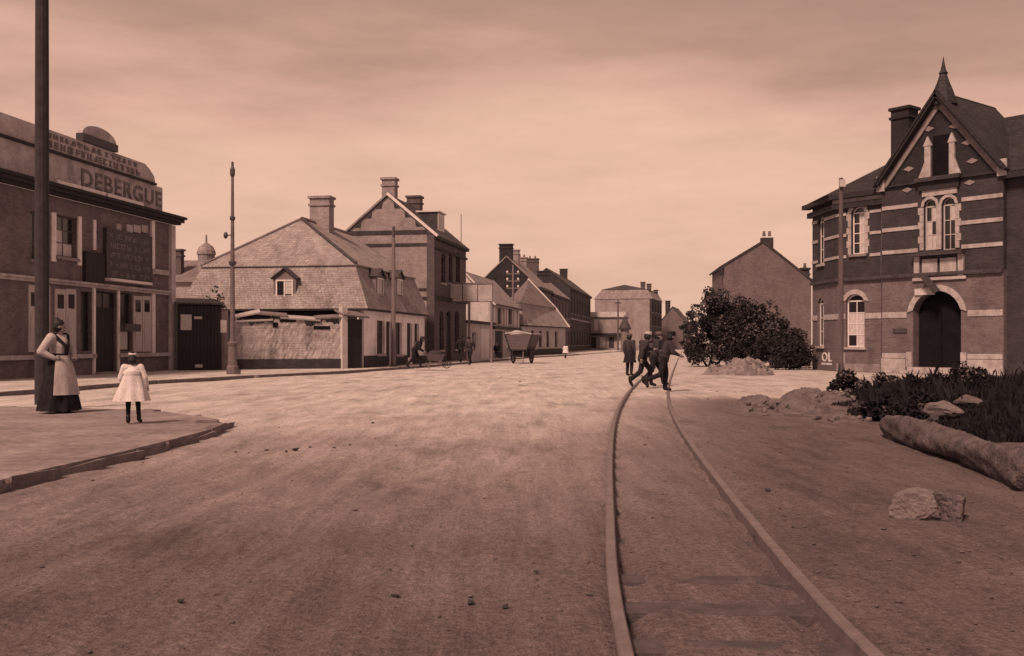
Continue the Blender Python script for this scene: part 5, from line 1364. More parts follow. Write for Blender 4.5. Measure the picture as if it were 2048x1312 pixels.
# ================================================================== felled log
A, B = gp(1775, 872), gp(1990, 956)
A.z = 0.19; B.z = 0.2
dirv = (B - A)
LGL = dirv.length + 0.9
log = thing('felled_log', 'long felled tree trunk with rough bark lying along the weeds', 'log', (A.x, A.y, 0), math.atan2(dirv.y, dirv.x))
nseg, nr = 150, 30
lv, lf = [], []
for i in range(nseg + 1):
    t = i / nseg; r0 = 0.168 + 0.02 * math.sin(t * 7) + 0.022 * t - 0.05 * max(0, 0.06 - t) / 0.06
    for k in range(nr):
        an_ = 2 * math.pi * k / nr
        rr = r0 * (1 + 0.09 * math.sin(3 * an_ + t * 9) + 0.05 * math.sin(7 * an_ - t * 23) + random.uniform(-0.06, 0.06) - 0.10 * max(0, math.sin(an_ * 5 + t * 31)) * max(0, math.sin(t * 17 + an_)))
        lv.append((t * LGL, rr * math.cos(an_) + 0.10 * math.sin(t * 2.4), 0.155 + rr * math.sin(an_)))
for i in range(nseg):
    for k in range(nr): lf.append((i * nr + k, i * nr + (k + 1) % nr, (i + 1) * nr + (k + 1) % nr, (i + 1) * nr + k))
lf.append(tuple(range(nr - 1, -1, -1))); lf.append(tuple(nseg * nr + k for k in range(nr)))
lm = bpy.data.meshes.new('trunk'); lm.from_pydata(lv, [], lf); lm.polygons.foreach_set('use_smooth', [True] * len(lm.polygons)); link('trunk', lm, 'bark', log)
MB().tube([(1.7, 0.1, 0.27), (1.9, 0.12, 0.38), (1.95, 0.13, 0.42)], [0.07, 0.055, 0.05], 8).build('branch_stub', 'bark', log)
MB().tube([(-0.02, 0, 0.155), (-0.005, 0, 0.155)], 0.115, 18).build('cut_face', 'cut_wood', log)
# rough blocks in the foreground right
p = gp(1845, 1036); tag(link('stone_block', rock_mesh(0.20, 51, 1.25, 0.9, 0.8, 4, 0.2), 'rock_pale', None, (p.x, p.y + 0.1, 0.055)), 'pale rough stone block half sunk in the earth, right foreground', 'stone')
p = gp(1905, 1040); tag(link('stone_block', rock_mesh(0.20, 77, 0.9, 1.0, 0.95, 4, 0.25), 'rock', None, (p.x + 0.02, p.y + 0.1, 0.07)), 'dark broken stone right of the pale foreground block', 'stone')
# clods of dung and earth on the street
CL = [(472, 900, .03), (497, 902, .03), (532, 896, .04), (590, 898, .07), (572, 900, .04), (620, 893, .035), (668, 892, .035), (700, 890, .035), (745, 845, .05), (1040, 763, .09), (185, 955, .03), (1072, 1140, .05), (1012, 957, .025), (968, 993, .03), (825, 1092, .04), (790, 1190, .06), (940, 1195, .06), (1010, 1205, .05),
      (360, 1200, .06), (1305, 1028, .035), (1289, 1031, .02), (1290, 886, .035), (1296, 872, .02), (1202, 886, .025), (1535, 980, .05), (1560, 1012, .03), (1585, 1048, .03), (245, 770, .09), (1510, 1065, .05), (630, 1193, .03), (1180, 1185, .05)]
cmesh = [rock_mesh(1.0, 300 + k, 1.4, 1.0, 0.5, 2) for k in range(4)]
for me in cmesh: me.materials.append(MATS['clod'])
for k, (px, py, r_) in enumerate(CL):
    p = gp(px, py); o = link('dung_clod', cmesh[k % 4], None, None, (p.x, p.y, ground_z(p.x, p.y) + r_ * 0.2 + (0.1 if p.x < -4.9 and p.y < 16 else 0)), (0, 0, random.uniform(0, 6)))
    o.scale = (r_ * random.uniform(0.5, 0.75) * (0.62 if py > 1000 else 1.0),) * 3
    lb_, gr_ = (('dung clod in the short row across the middle of the street', 'row of dung clods') if 460 < px < 710 and py < 910 else
                ('dark clod between the two tram rails', 'clods between the rails') if 1225 < px < 1400 and py > 800 else
                ('dark clod on the bare earth right of the tram track', 'clods right of the track') if px >= 1400 else
                ('dark clod on the near street at the bottom of the picture', 'clods in the foreground') if py > 1050 else
                ('dark clod on the open street between dung row and tram track', 'clods near the track') if px > 720 and py < 1050 else ('dark clod left of the dung row, near the kerbs', 'clods by the kerbs'))
    tag(o, lb_, 'clod', gr_)
# loose stones on the near ground, too many to count
sv, sf = [], []
base_r = rock_mesh(1.0, 5, sub=1); bv = np.array([v.co for v in base_r.vertices]); bfac = np.array([list(q.vertices) for q in base_r.polygons])
nst = 2600
yy_ = 3.2 + 34 * rng.random(nst) ** 1.4; xx_ = rng.uniform(-0.55, 0.55, nst) * yy_ + 0.2
keep = ~((xx_ < -4.3) & (yy_ < 20)); xx_, yy_ = xx_[keep], yy_[keep]
rr_ = rng.gamma(2.0, 0.0028, len(xx_)) + 0.002 + (xx_ > np.interp(yy_, trk_y, trk_x) + 0.6) * rng.gamma(1.5, 0.003, len(xx_))
gz_ = np.array([ground_z(a, b) for a, b in zip(xx_, yy_)])
V = (bv[None] * rr_[:, None, None] * np.array([1.2, 1, 0.7]) + np.stack([xx_, yy_, gz_ + rr_ * 0.15], 1)[:, None]).reshape(-1, 3)
Fq = (bfac[None] + (np.arange(len(xx_)) * len(bv))[:, None, None]).reshape(-1, 3)
tag(link('loose_grit', np_mesh('loose_grit', V, Fq), 'soil'), 'loose grit and pebbles strewn over the street', 'grit', kind='stuff')

# ================================================================== people
def remesh(mb, voxel, name, smooth=3):
    me = mb.mesh(name + '_raw'); o = bpy.data.objects.new(name + '_tmp', me); C.objects.link(o)
    r_ = o.modifiers.new('r', 'REMESH'); r_.mode = 'VOXEL'; r_.voxel_size = voxel; r_.use_smooth_shade = True
    s_ = o.modifiers.new('s', 'SMOOTH'); s_.iterations = smooth; s_.factor = 0.5
    dg = bpy.context.evaluated_depsgraph_get(); dg.update()
    out = bpy.data.meshes.new_from_object(o.evaluated_get(dg)); out.name = name; out.materials.clear()
    bpy.data.objects.remove(o); bpy.data.meshes.remove(me)
    return out
def caps(m, chain):
    """chain of (point, radius): tapered limbs with round joints"""
    for (p, r) in chain: m.ball(p, r, 12, 8)
    for (p, r), (q, s_) in zip(chain[:-1], chain[1:]):
        m.tube([p, q], [r, s_], 12)
    return m
def hand(m, wrist, d, side, s=1.0):
    """palm and five bent, unequal fingers growing along d; thumb on the side given"""
    d = Vector(d).normalized(); w = Vector(wrist); sd_ = Vector(side); sd_ = (sd_ - d * sd_.dot(d)).normalized(); nn = d.cross(sd_)
    palm = w + d * 0.05 * s
    m.tube([w, palm, w + d * 0.09 * s], [0.024 * s, 0.034 * s, 0.030 * s], 8)
    for i, ln in enumerate((0.068, 0.078, 0.073, 0.056)):
        b_ = w + d * 0.085 * s + sd_ * (0.027 - 0.018 * i) * s
        m.tube([b_, b_ + d * ln * 0.5 * s + nn * 0.006 * s, b_ + d * ln * 0.85 * s + nn * 0.026 * s], [0.0095 * s, 0.009 * s, 0.007 * s], 6)
    b_ = w + d * 0.03 * s + sd_ * 0.026 * s
    m.tube([b_, b_ + d * 0.03 * s + sd_ * 0.026 * s, b_ + d * 0.062 * s + sd_ * 0.03 * s + nn * 0.008 * s], [0.012 * s, 0.0105 * s, 0.008 * s], 6)

def person(name, label, loc, face, J, wear, s=1.0, group=None, voxel=0.022, head_tilt=0.0):
    """J: joints in metres of a 1.7 m figure facing +Y. wear: list of (name, material, kind)"""
    o = thing(name, label, 'person', loc, -face, group)
    V_ = lambda k: Vector(J[k]) * s
    def limb(side, part): return V_(part + side)
    hd_ = V_('head'); f_ = Vector(J.get('look', (0, 1, 0))).normalized()
    rt = f_.cross(Vector((0, 0, 1))).normalized()
    b = MB()
    caps(b, [(V_('pelvis'), 0.125 * s), (V_('waist'), 0.115 * s), (V_('chest'), 0.135 * s), (V_('neck') - Vector((0, 0, 0.03)), 0.07 * s)])
    caps(b, [(V_('neck'), 0.052 * s), (hd_ - Vector((0, 0, 0.08)) * s, 0.055 * s)])
    b.ball(hd_ + Vector((0, 0, 0.025)) * s - f_ * 0.012 * s, 0.098 * s, 14, 10)
    b.ball(hd_ - Vector((0, 0, 0.055)) * s + f_ * 0.03 * s, 0.062 * s, 12, 8)
    b.ball(hd_ - Vector((0, 0, 0.012)) * s + f_ * 0.100 * s, 0.022 * s, 8, 6)
    for q in (-1, 1): b.ball(hd_ + rt * q * 0.094 * s - Vector((0, 0, 0.01)), 0.026 * s, 8, 6)
    for sd_ in 'LR':
        caps(b, [(V_('chest') + Vector((0, 0, 0.07)) * s, 0.09 * s), (limb(sd_, 'sho'), 0.068 * s), (limb(sd_, 'elb'), 0.044 * s), (limb(sd_, 'wri'), 0.029 * s)])
        caps(b, [(V_('pelvis'), 0.11 * s), (limb(sd_, 'hip'), 0.088 * s), (limb(sd_, 'kne'), 0.056 * s), (limb(sd_, 'ank'), 0.040 * s)])
        caps(b, [(limb(sd_, 'ank') - Vector((0, 0, 0.03)) * s, 0.042 * s), (limb(sd_, 'toe'), 0.034 * s)])
    me = remesh(b, voxel * s, 'body')
    # hands joined to the wrists
    h_ = MB()
    for sd_ in 'LR':
        d = (limb(sd_, 'wri') - limb(sd_, 'elb')); hand(h_, limb(sd_, 'wri'), J.get('hdir' + sd_, d), J.get('thumb' + sd_, (0, 1, 0)), s)
    bm = bmesh.new(); bm.from_mesh(me); hm = h_.mesh('h'); bm.from_mesh(hm); bm.to_mesh(me); bm.free(); bpy.data.meshes.remove(hm)
    me.polygons.foreach_set('use_smooth', [True] * len(me.polygons))
    link('body', me, 'skin', o)
    for q in (-1, 1):
        MB().ball(hd_ + f_ * 0.083 * s + rt * q * 0.034 * s + Vector((0, 0, 0.008)) * s, 0.011 * s, 6, 4).build('eye', 'hair', o)
    MB().ball(hd_ + f_ * 0.088 * s - Vector((0, 0, 0.062)) * s, (0.024 * s, 0.012 * s, 0.006 * s), 8, 4).build('mouth', 'cloth_brown', o)
    for w in wear:
        kind, mat = w[0], w[1]; nm = w[2] if len(w) > 2 else kind
        m = MB()
        if kind in ('jacket', 'blouse', 'vest'):
            e = 0.02
            caps(m, [(V_('pelvis') + Vector((0, 0, 0.02 if kind != 'jacket' else -0.05)) * s, (0.135 + e) * s), (V_('waist'), (0.125 + e) * s), (V_('chest'), (0.145 + e) * s), (V_('neck') - Vector((0, 0, 0.05)) * s, (0.078) * s)])
            for sd_ in 'LR':
                ch_ = [(V_('chest') + Vector((0, 0, 0.07)) * s, 0.10 * s), (limb(sd_, 'sho'), (0.072 + e) * s)]
                if kind != 'vest': ch_ += [(limb(sd_, 'elb'), (0.05 + e) * s), (limb(sd_, 'wri'), (0.032 + e * 0.7) * s)]
                caps(m, ch_)
            link(nm, remesh(m, voxel * s, nm), mat, o)
        elif kind == 'trousers':
            caps(m, [(V_('waist'), 0.13 * s), (V_('pelvis'), 0.145 * s)])
            for sd_ in 'LR': caps(m, [(V_('pelvis'), 0.125 * s), (limb(sd_, 'hip'), 0.105 * s), (limb(sd_, 'kne'), 0.078 * s), (limb(sd_, 'ank') + Vector((0, 0, 0.03)) * s, 0.062 * s)])
            link(nm, remesh(m, voxel * s, nm), mat, o)
        elif kind == 'stockings':
            for sd_ in 'LR': caps(m, [(limb(sd_, 'hip') - Vector((0, 0, 0.1)), 0.08 * s), (limb(sd_, 'kne'), 0.066 * s), (limb(sd_, 'ank'), 0.048 * s)])
            link(nm, remesh(m, voxel * s, nm), mat, o)
        elif kind == 'boots':
            for sd_ in 'LR': 
                m2 = MB(); caps(m2, [(limb(sd_, 'ank') + Vector((0, 0, 0.10)) * s, 0.058 * s), (limb(sd_, 'ank') - Vector((0, 0, 0.015)) * s, 0.055 * s), (limb(sd_, 'toe'), 0.045 * s)])
                link('boot', remesh(m2, voxel * 0.8 * s, 'boot'), mat, o)
        elif kind == 'skirt':
            top = V_('waist'); hem = w[3]; rad = w[4]; wr = w[5] if len(w) > 5 else 0.15
            lean = (V_('hem') if 'hem' in J else Vector((V_('pelvis').x, V_('pelvis').y, hem)))
            nr_, nz = 36, 14; vv, ff_ = [], []
            for i in range(nz + 1):
                t = i / nz; z = top.z + (hem - top.z) * t
                cx_, cy_ = top.x + (lean.x - top.x) * t, top.y + (lean.y - top.y) * t
                r0 = wr * s + (rad - wr * s) * t ** 0.7
                for k in range(nr_):
                    a = 2 * math.pi * k / nr_
                    rr = r0 * (1 + 0.10 * t * math.sin(9 * a + 1.3 + 2 * t) + 0.06 * t * math.sin(5 * a) + 0.03 * math.sin(17 * a) * t)
                    vv.append((cx_ + rr * math.cos(a), cy_ + rr * math.sin(a) * 0.85, z))
            for i in range(nz):
                for k in range(nr_): ff_.append((i * nr_ + k, (i + 1) * nr_ + k, (i + 1) * nr_ + (k + 1) % nr_, i * nr_ + (k + 1) % nr_))
            m.add(vv, ff_); m.smooth = True; m.build(nm, mat, o)
        elif kind == 'apron':
            # a curved cloth standing just off the front of the skirt
            top = V_('waist'); hem, rad, a0, a1 = w[3], w[4], w[5], w[6]
            nr_, nz = 12, 12; vv, ff_ = [], []
            lean = (V_('hem') if 'hem' in J else Vector((V_('pelvis').x, V_('pelvis').y, hem)))
            for i in range(nz + 1):
                t = i / nz; z = top.z - 0.01 + (hem - top.z) * t
                cx_, cy_ = top.x + (lean.x - top.x) * t * 0.8, top.y + (lean.y - top.y) * t * 0.8
                r0 = 0.16 * s + (rad - 0.16 * s) * t ** 0.7 + 0.03
                for k in range(nr_ + 1):
                    a = a0 + (a1 - a0) * k / nr_
                    rr = r0 * (1 + 0.035 * t * math.sin(11 * a))
                    vv.append((cx_ + rr * math.cos(a), cy_ + rr * math.sin(a) * 0.85, z))
            for i in range(nz):
                for k in range(nr_): ff_.append((i * (nr_ + 1) + k, i * (nr_ + 1) + k + 1, (i + 1) * (nr_ + 1) + k + 1, (i + 1) * (nr_ + 1) + k))
            nv = len(vv); vv += [(x * 0.985, y * 0.985, z) for x, y, z in vv]; ff_ += [tuple(reversed([q + nv for q in f])) for f in ff_]
            m.add(vv, ff_); m.smooth = True; m.build(nm, mat, o)
        elif kind == 'hair':
            m.ball(hd_ + Vector((0, 0, 0.045)) * s - f_ * 0.030 * s, (0.112 * s, 0.112 * s, 0.104 * s), 14, 10)
            m.ball(hd_ - f_ * 0.045 * s - Vector((0, 0, 0.01)) * s, (0.112 * s, 0.112 * s, 0.10 * s), 14, 10)
            if w[2:] and w[2] == 'bun': m.ball(hd_ + Vector((0, 0, 0.12)) * s - f_ * 0.06 * s, 0.06 * s, 10, 8)
            else: m.ball(hd_ - f_ * 0.05 * s - Vector((0, 0, 0.02)) * s, 0.085 * s, 10, 8)
            link('hair', remesh(m, 0.018 * s, 'hair'), mat, o)
        elif kind == 'cap':
            c0_ = hd_ + Vector((0, 0, 0.05)) * s - f_ * 0.012 * s
            m.lathe([(0.108 * s, 0), (0.114 * s, 0.02 * s), (0.118 * s, 0.07 * s), (0.10 * s, 0.105 * s), (0.0, 0.115 * s)], c0_, 14)
            m.smooth = True; cp = m.build(nm, mat, o)
            pk = c0_ + f_ * 0.105 * s; m3 = MB()
            m3.slab([tuple(pk + rt * 0.075 * s - f_ * 0.03 * s), tuple(pk + rt * 0.05 * s + f_ * 0.05 * s), tuple(pk - rt * 0.05 * s + f_ * 0.05 * s), tuple(pk - rt * 0.075 * s - f_ * 0.03 * s)], 0.012 * s).build('cap_peak', 'leather', cp)
        elif kind == 'bonnet':
            m.ball(hd_ + Vector((0, 0, 0.13)) * s, (0.07 * s, 0.07 * s, 0.035 * s), 12, 8); m.tube([hd_ + rt * 0.09 * s + Vector((0, 0, 0.15)) * s, hd_ + Vector((0, 0, 0.14)) * s, hd_ - rt * 0.09 * s + Vector((0, 0, 0.15)) * s], [0.035 * s, 0.02 * s, 0.035 * s], 8)
            m.smooth = True; m.build(nm, mat, o)
        elif kind == 'hat':
            c0_ = hd_ + Vector((0, 0, 0.10)) * s
            m.lathe([(0.16 * s, -0.012 * s), (0.165 * s, 0.0), (0.11 * s, 0.012 * s), (0.10 * s, 0.06 * s), (0.07 * s, 0.085 * s), (0.0, 0.09 * s)], c0_, 14)
            m.smooth = True; m.build(nm, mat, o)
        elif kind == 'shawl':
            m.tube([V_('shoL') + Vector((0.02, 0.02, 0.05)), V_('neck') + Vector((0, -0.07, -0.03)), V_('shoR') + Vector((-0.02, 0.02, 0.05)), V_('chest') + Vector((0.03, 0.17, -0.02)), V_('waist') + Vector((0.0, 0.17, 0.02))], [0.05, 0.07, 0.05, 0.035, 0.03], 8)
            m.tube([V_('shoL') + Vector((0.02, 0.02, 0.05)), V_('chest') + Vector((-0.03, 0.17, -0.02)), V_('waist') + Vector((0.0, 0.17, 0.02))], [0.05, 0.035, 0.03], 8)
            link(nm, remesh(m, voxel * s, nm), mat, o)
        elif kind == 'gown':                      # straight loose smock hanging from the shoulders
            top = V_('chest'); hem, rad = w[3], w[4]; nr_, nz = 36, 14; vv, ff_ = [], []
            for i in range(nz + 1):
                t = i / nz; z = top.z + 0.13 * s + (hem - top.z - 0.13 * s) * t
                r0 = (0.12 + 0.12 * min(1, t * 6)) * s * (1 - t) + rad * t if t < 0.17 else 0.205 * s + (rad - 0.205 * s) * (t - 0.17) / 0.83
                for k in range(nr_):
                    a = 2 * math.pi * k / nr_; rr = r0 * (1 + 0.11 * t * math.sin(8 * a + 1.0 + t) + 0.04 * math.sin(3 * a + 5 * t))
                    vv.append((top.x + rr * math.cos(a), top.y + rr * math.sin(a) * 0.82, z))
            for i in range(nz):
                for k in range(nr_): ff_.append((i * nr_ + k, (i + 1) * nr_ + k, (i + 1) * nr_ + (k + 1) % nr_, i * nr_ + (k + 1) % nr_))
            m.add(vv, ff_); m.smooth = True; m.build(nm, mat, o)
        elif kind == 'belt':
            m.lathe([(0.150 * s, -0.03 * s), (0.157 * s, 0), (0.150 * s, 0.03 * s)], V_('waist'), 16); m.build(nm, mat, o)
        elif kind == 'pack':
            c_ = V_('chest') - f_ * 0.22 * s
            m.box(-0.15 * s, 0.15 * s, -0.09 * s, 0.09 * s, -0.22 * s, 0.16 * s); m.tube([(-0.2 * s, 0, 0.19 * s), (0.2 * s, 0, 0.19 * s)], 0.07 * s, 10)
            m.build(nm, mat, o, c_)
    return o

STAND = dict(pelvis=(0, 0, .95), waist=(0, 0, 1.08), chest=(0, 0, 1.27), neck=(0, 0, 1.46), head=(0, .02, 1.585),
             shoL=(-.185, 0, 1.40), elbL=(-.24, -.03, 1.12), wriL=(-.24, .05, .87), shoR=(.185, 0, 1.40), elbR=(.24, -.03, 1.12), wriR=(.24, .05, .87),
             hipL=(-.09, 0, .90), kneL=(-.10, .02, .50), ankL=(-.10, -.02, .09), toeL=(-.11, .13, .045), hipR=(.09, 0, .90), kneR=(.10, .02, .50), ankR=(.10, -.02, .09), toeR=(.11, .13, .045))
def pose(**k): d = dict(STAND); d.update(k); return d
WALK = pose(hipL=(-.09, .02, .90), kneL=(-.10, .22, .53), ankL=(-.10, .30, .12), toeL=(-.11, .45, .07), hipR=(.09, -.02, .90), kneR=(.10, -.08, .50), ankR=(.10, -.36, .17), toeR=(.11, -.26, .06),
            elbL=(-.25, -.12, 1.14), wriL=(-.24, -.10, .89), elbR=(.25, .06, 1.13), wriR=(.23, .22, .95), chest=(0, .06, 1.26), neck=(0, .10, 1.45), head=(0, .15, 1.57), shoL=(-.185, .05, 1.39), shoR=(.185, .07, 1.39), waist=(0, .03, 1.08), pelvis=(0, 0, .93))
# woman with apron on the corner pavement, hand on hip, turned towards the street
p = gp(118, 824, 0.10)
WOM = pose(elbR=(.38, -.05, 1.14), wriR=(.20, .10, 1.02), hdirR=(-.7, .5, -.2), thumbR=(0, 0, 1), elbL=(-.28, .05, 1.15), wriL=(-.16, .20, 1.00), hdirL=(.6, .6, 0), chest=(0, .02, 1.27), hem=(0.0, 0.0, 0.05), head=(.01, .04, 1.60), look=(-.55, .8, -.1))
person('person', 'woman in dark skirt, pale blouse and long white apron, at the left edge', (p.x, p.y, 0.088), R(112), WOM,
       [('skirt', 'cloth_dark', 'skirt', 0.04, 0.37), ('apron', 'cloth_pale', 'apron', 0.34, 0.335, R(35), R(150)), ('blouse', 'cloth_pale'), ('shawl', 'cloth_dark'), ('belt', 'cloth_dark'), ('hair', 'hair', 'bun'), ('boots', 'leather')], 0.97, voxel=0.018)
for q in (-1, 1): pass
p = gp(265, 846, 0.10)
CHD = pose(elbR=(.30, -.04, 1.14), wriR=(.34, .02, .93), elbL=(-.28, .02, 1.14), wriL=(-.22, .14, .96), head=(.0, .0, 1.58), kneR=(.12, .10, .52), ankR=(.14, .10, .12), toeR=(.17, .24, .05), hem=(0, 0, .5))
person('person', 'small child in a white smock seen from behind beside the woman', (p.x, p.y, 0.088), R(-15), CHD,
       [('gown', 'cloth_white', 'smock', 0.36, 0.26), ('blouse', 'cloth_white', 'smock_sleeves'), ('stockings', 'cloth_dark'), ('boots', 'leather'), ('hair', 'hair', 'plain'), ('bonnet', 'cloth_white')], 0.63, voxel=0.02)
# two men walking close together across the track
MEN = pose(**{**WALK, 'kneR': (.10, -.12, .50), 'ankR': (.10, -.46, .22), 'toeR': (.11, -.40, .09), 'chest': (0, .12, 1.22), 'neck': (0, .22, 1.38), 'head': (0, .28, 1.49), 'shoL': (-.185, .14, 1.34), 'shoR': (.185, .14, 1.34),
            'elbL': (-.24, .22, 1.10), 'wriL': (-.18, .40, 1.04), 'elbR': (.24, .2, 1.10), 'wriR': (.18, .38, 1.02), 'waist': (0, .05, 1.07)})
p = gp(1285, 776)
MEN1 = pose(**{**MEN, 'chest': (0, .06, 1.25), 'neck': (0, .12, 1.43), 'head': (0, .20, 1.53), 'look': (-.35, .9, -.35), 'shoL': (-.185, .07, 1.37), 'shoR': (.185, .05, 1.38), 'elbL': (-.27, .24, 1.17), 'wriL': (-.10, .40, 1.16), 'elbR': (.27, -.14, 1.15), 'wriR': (.25, -.16, .90),
               'kneL': (-.10, .30, .56), 'ankL': (-.10, .34, .14), 'toeL': (-.11, .49, .08)})
person('person', 'striding man in dark clothes and pale cap, left of the pair on the tram track', (p.x, p.y, 0), R(70), MEN1,
       [('jacket', 'cloth_brown'), ('trousers', 'cloth_dark'), ('boots', 'leather'), ('belt', 'leather'), ('hair', 'hair', 'plain'), ('cap', 'cloth_pale')], 1.0, group='men crossing the tram track')
p = gp(1327, 783)
MEN2 = pose(**{**MEN, 'kneL': (-.10, .10, .50), 'ankL': (-.10, .06, .10), 'toeL': (-.11, .22, .05), 'kneR': (.10, -.10, .48), 'ankR': (.10, -.50, .30), 'toeR': (.11, -.48, .15), 'head': (0, .24, 1.52)})
person('person', 'man in dark cap stepping right, right of the pair on the tram track', (p.x, p.y, 0), R(84), MEN2,
       [('jacket', 'cloth_brown'), ('trousers', 'cloth_dark'), ('boots', 'leather'), ('belt', 'leather'), ('hair', 'hair', 'plain'), ('cap', 'cloth_dark')], 1.0, group='men crossing the tram track')
p = gp(1308, 772)
MEN3 = pose(**{**WALK, 'head': (0, .17, 1.55), 'look': (.3, .9, -.1)})
person('person', 'man with a pack half hidden between the two men on the tram track', (p.x, p.y, 0), R(88), MEN3,
       [('jacket', 'cloth_brown'), ('trousers', 'cloth_dark'), ('boots', 'leather'), ('pack', 'cloth_mid'), ('hair', 'hair', 'plain'), ('cap', 'cloth_mid')], 1.0)
p = gp(1259, 752)
person('person', 'man in long dark coat standing apart, left of the men on the track', (p.x, p.y, 0), R(40), STAND,
       [('jacket', 'cloth_brown'), ('skirt', 'cloth_dark', 'coat_skirt', 0.55, 0.26), ('trousers', 'cloth_dark'), ('boots', 'leather'), ('hair', 'hair', 'plain'), ('cap', 'cloth_mid')], 1.0)
# street folk farther off
p = gp(829, 737, 0.1)
PUSH = pose(**{**WALK, 'elbL': (-.24, .22, 1.0), 'wriL': (-.24, .42, .85), 'elbR': (.24, .22, 1.0), 'wriR': (.24, .42, .85), 'chest': (0, .22, 1.18), 'neck': (0, .34, 1.33), 'head': (0, .40, 1.42), 'shoL': (-.185, .25, 1.28), 'shoR': (.185, .25, 1.28), 'waist': (0, .1, 1.03)})
person('person', 'dark-clad figure bent over a wheelbarrow before the cottage', (p.x, p.y, 0.1), R(80), PUSH,
       [('jacket', 'cloth_dark'), ('trousers', 'cloth_dark'), ('boots', 'leather'), ('hair', 'hair', 'plain'), ('cap', 'cloth_brown')], 1.0, voxel=0.026)
bw = thing('wheelbarrow', 'wooden wheelbarrow with a dark load pushed before the cottage', 'wheelbarrow', (p.x + 0.95, p.y + 0.2, 0.1), R(10))
MB().add([(-.3, -.25, .38), (.35, -.2, .35), (.35, .2, .35), (-.3, .25, .38), (-.4, -.36, .75), (.5, -.3, .70), (.5, .3, .70), (-.4, .36, .75)], [(0, 3, 2, 1), (0, 1, 5, 4), (1, 2, 6, 5), (2, 3, 7, 6), (3, 0, 4, 7)]).build('tray', 'wood_mid', bw)
MB().ball((0.03, 0, 0.70), (0.36, 0.26, 0.20), 12, 8).build('load', 'cloth_brown', bw)
for q in (-1, 1):
    MB().tube([(0.62, q * 0.05, .22), (0.3, q * .2, .34), (-0.55, q * 0.24, 0.72)], 0.025, 6).build('handle', 'wood_grey', bw)
    MB().tube([(-0.2, q * .2, .38), (-0.28, q * .2, 0.0)], 0.025, 6).build('leg', 'wood_grey', bw)
wl_ = MB().tube([(0.62 + 0.2 * math.cos(a), 0, .21 + 0.2 * math.sin(a)) for a in np.linspace(0, 2 * math.pi, 19)], 0.02, 6, cap=False)
for a in np.linspace(0, math.pi, 4)[:-1]: wl_.tube([(0.62 + 0.2 * math.cos(a), 0, .21 + 0.2 * math.sin(a)), (0.62 - 0.2 * math.cos(a), 0, .21 - 0.2 * math.sin(a))], 0.012, 5)
wl_.build('wheel', 'wood_dark', bw)
for px, py, f_, lb, wr in ((921, 727, 20, 'man in dark jacket walking away past the brick gable house, left of two', 'cloth_dark'), (940, 729, 200, 'man in dark clothes walking towards us beside the brick gable house, right of two', 'cloth_brown')):
    p = gp(px, py, 0.05)
    person('person', lb, (p.x, p.y, 0.1 if px < 930 else 0.0), R(f_), WALK, [('jacket', wr), ('trousers', 'cloth_dark'), ('boots', 'leather'), ('hair', 'hair', 'plain'), ('cap', 'cloth_dark')], 1.0, voxel=0.03)
p = gp(993, 717, 0.1)
SIT = pose(**{k: (v[0], v[1], v[2] - 0.42) for k, v in STAND.items()}); SIT.update(kneL=(-.12, .42, .50), ankL=(-.12, .42, .09), toeL=(-.12, .56, .05), kneR=(.12, .42, .50), ankR=(.12, .42, .09), toeR=(.12, .56, .05), wriL=(-.15, .32, .58), wriR=(.15, .32, .58))
person('person', 'figure sitting low outside the pilastered house', (p.x, p.y, 0.1), R(140), SIT, [('jacket', 'cloth_dark'), ('trousers', 'cloth_brown'), ('boots', 'leather'), ('hair', 'hair', 'plain')], 1.0, voxel=0.03)
st = thing('stool', 'low wooden stool under the sitting figure', 'stool', (p.x, p.y, 0.1), R(-140))
MB().box(-.2, .2, -.17, .17, .36, .41).build('seat', 'wood_mid', st)
for x in (-.15, .15):
    for y in (-.12, .12): MB().box(x - .02, x + .02, y - .02, y + .02, 0, .358).build('leg', 'wood_mid', st)
p = gp(1131, 717)
person('person', 'distant child in a white smock beyond the cart', (p.x, p.y, 0), R(30), WALK, [('blouse', 'cloth_white', 'smock'), ('skirt', 'cloth_white', 'smock_skirt', 0.48, 0.28, 0.2), ('stockings', 'cloth_dark'), ('boots', 'leather'), ('hair', 'hair', 'plain')], 0.74, voxel=0.03)

# ================================================================== tip cart standing in the street
p = gp(1037, 727)
cart = thing('farm_cart', 'high-sided two-wheeled farm cart seen from behind in mid-street', 'cart', (p.x, p.y, 0), R(-12))
def flare(x0b, x1b, x0t, x1t, y0, y1, z0, z1): return [(x0b, y0, z0), (x1b, y0, z0), (x1t, y0, z1), (x0t, y0, z1), (x0b, y1, z0), (x1b, y1, z0), (x1t, y1, z1), (x0t, y1, z1)]
bt_, tp_ = 0.52, 0.92
MB().box(-bt_, bt_, 0, 2.9, 0.85, 0.93).build('bed', 'wood_dark', cart)
nb = 5
for i in range(nb):                               # tailboard planks
    z0 = 0.935 + i * 0.2; a0 = bt_ + (tp_ - bt_) * (i * 0.2); a1 = bt_ + (tp_ - bt_) * ((i + 1) * 0.2)
    MB().add(flare(-a0, a0, -a1, a1, 0.0, 0.05, z0, z0 + 0.19), [(0, 1, 2, 3), (7, 6, 5, 4), (0, 4, 5, 1), (1, 5, 6, 2), (2, 6, 7, 3), (3, 7, 4, 0)]).build('tail_plank', 'wood_mid', cart)
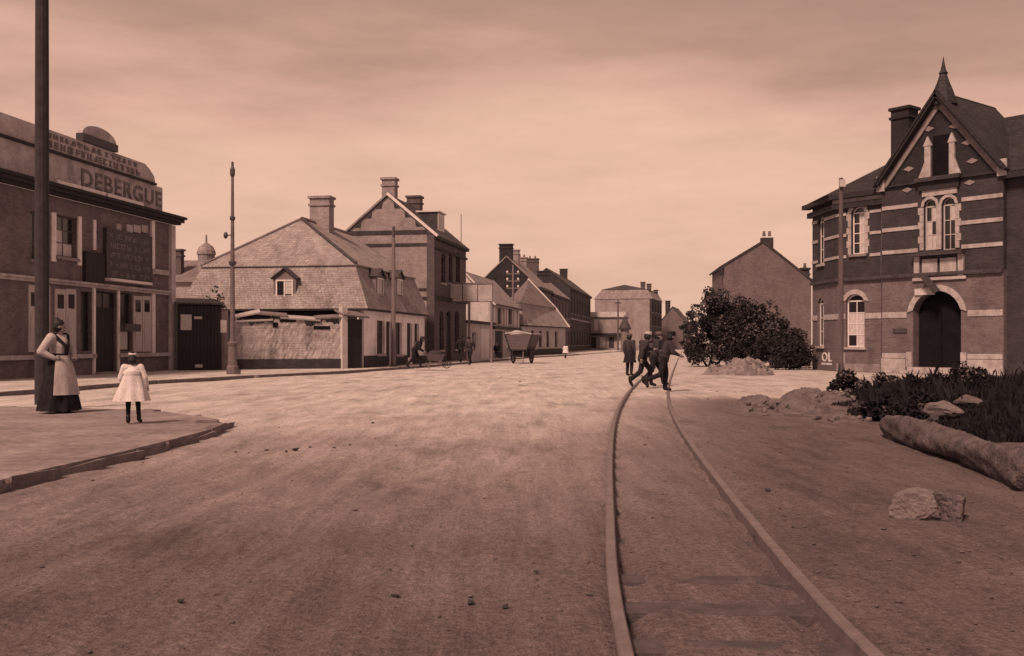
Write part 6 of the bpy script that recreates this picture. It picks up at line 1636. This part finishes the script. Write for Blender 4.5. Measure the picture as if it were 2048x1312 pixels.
for q in (-1, 1):
    for i in range(nb):
        z0 = 0.935 + i * 0.2; a0 = bt_ + (tp_ - bt_) * (i * 0.2); a1 = bt_ + (tp_ - bt_) * ((i + 1) * 0.2)
        MB().slab([(q * a0, 0.06, z0), (q * a1, 0.06, z0 + 0.19), (q * a1, 2.9, z0 + 0.19), (q * a0, 2.9, z0)], 0.045).build('side_plank', 'wood_mid', cart)
    MB().tube([(q * (tp_ + 0.03), -0.05, 1.96), (q * (tp_ + 0.03), 2.95, 1.96)], 0.05, 6).build('top_rail', 'wood_pale', cart)
    MB().tube([(q * (bt_ + 0.02), -0.03, 0.80), (q * (tp_ + 0.05), -0.03, 2.08)], 0.05, 6).build('corner_stake', 'wood_dark', cart)
    MB().tube([(q * 0.4, 2.9, 0.86), (q * 0.42, 5.0, 0.95)], 0.05, 6).build('shaft', 'wood_mid', cart)
MB().tube([(-tp_, -0.02, 1.97), (-0.2, -0.02, 2.06), (0.4, -0.02, 2.04), (tp_, -0.02, 1.92)], 0.055, 6).build('tail_rail', 'wood_pale', cart)
MB().ball((-0.35, 1.2, 1.80), (0.5, 1.0, 0.42), 14, 8).build('load', 'cloth_pale', cart)
MB().tube([(-0.75, 1.3, 0.72), (0.75, 1.3, 0.72)], 0.06, 8).build('axle', 'iron', cart)
MB().box(-0.45, 0.45, 0.3, 2.2, 0.42, 0.84).build('underframe', 'wood_dark', cart)
for q in (-1, 1):
    w_ = MB(); rw = 0.72
    w_.tube([(0, rw * math.cos(a), rw * math.sin(a)) for a in np.linspace(0, 2 * math.pi, 29)], 0.055, 8, cap=False)
    wo = w_.build('wheel', 'wood_dark', cart, (q * 0.62, 1.3, 0.75))
    MB().tube([(-0.14, 0, 0), (0.14, 0, 0)], 0.12, 10).build('hub', 'wood_mid', wo)
    for a in np.linspace(0, 2 * math.pi, 13)[:-1]: MB().tube([(0, 0.1 * math.cos(a), 0.1 * math.sin(a)), (0, rw * math.cos(a), rw * math.sin(a))], 0.025, 6).build('spoke', 'wood_mid', wo)
pr_ = MB().tube([(0.3, 0.1, 0.84), (0.3, -0.05, 0.02)], 0.035, 6).build('prop', 'wood_grey', cart)

# a rough bollard of stone at the kerb tip and a low notice board by the far corner
p = gp(418, 856); tag(link('kerb_rubble', rock_mesh(0.16, 91, 1.6, 1.0, 0.7, 3), 'rock', None, (p.x, p.y, 0.06)), 'broken stone at the tip of the near kerb', 'stone')
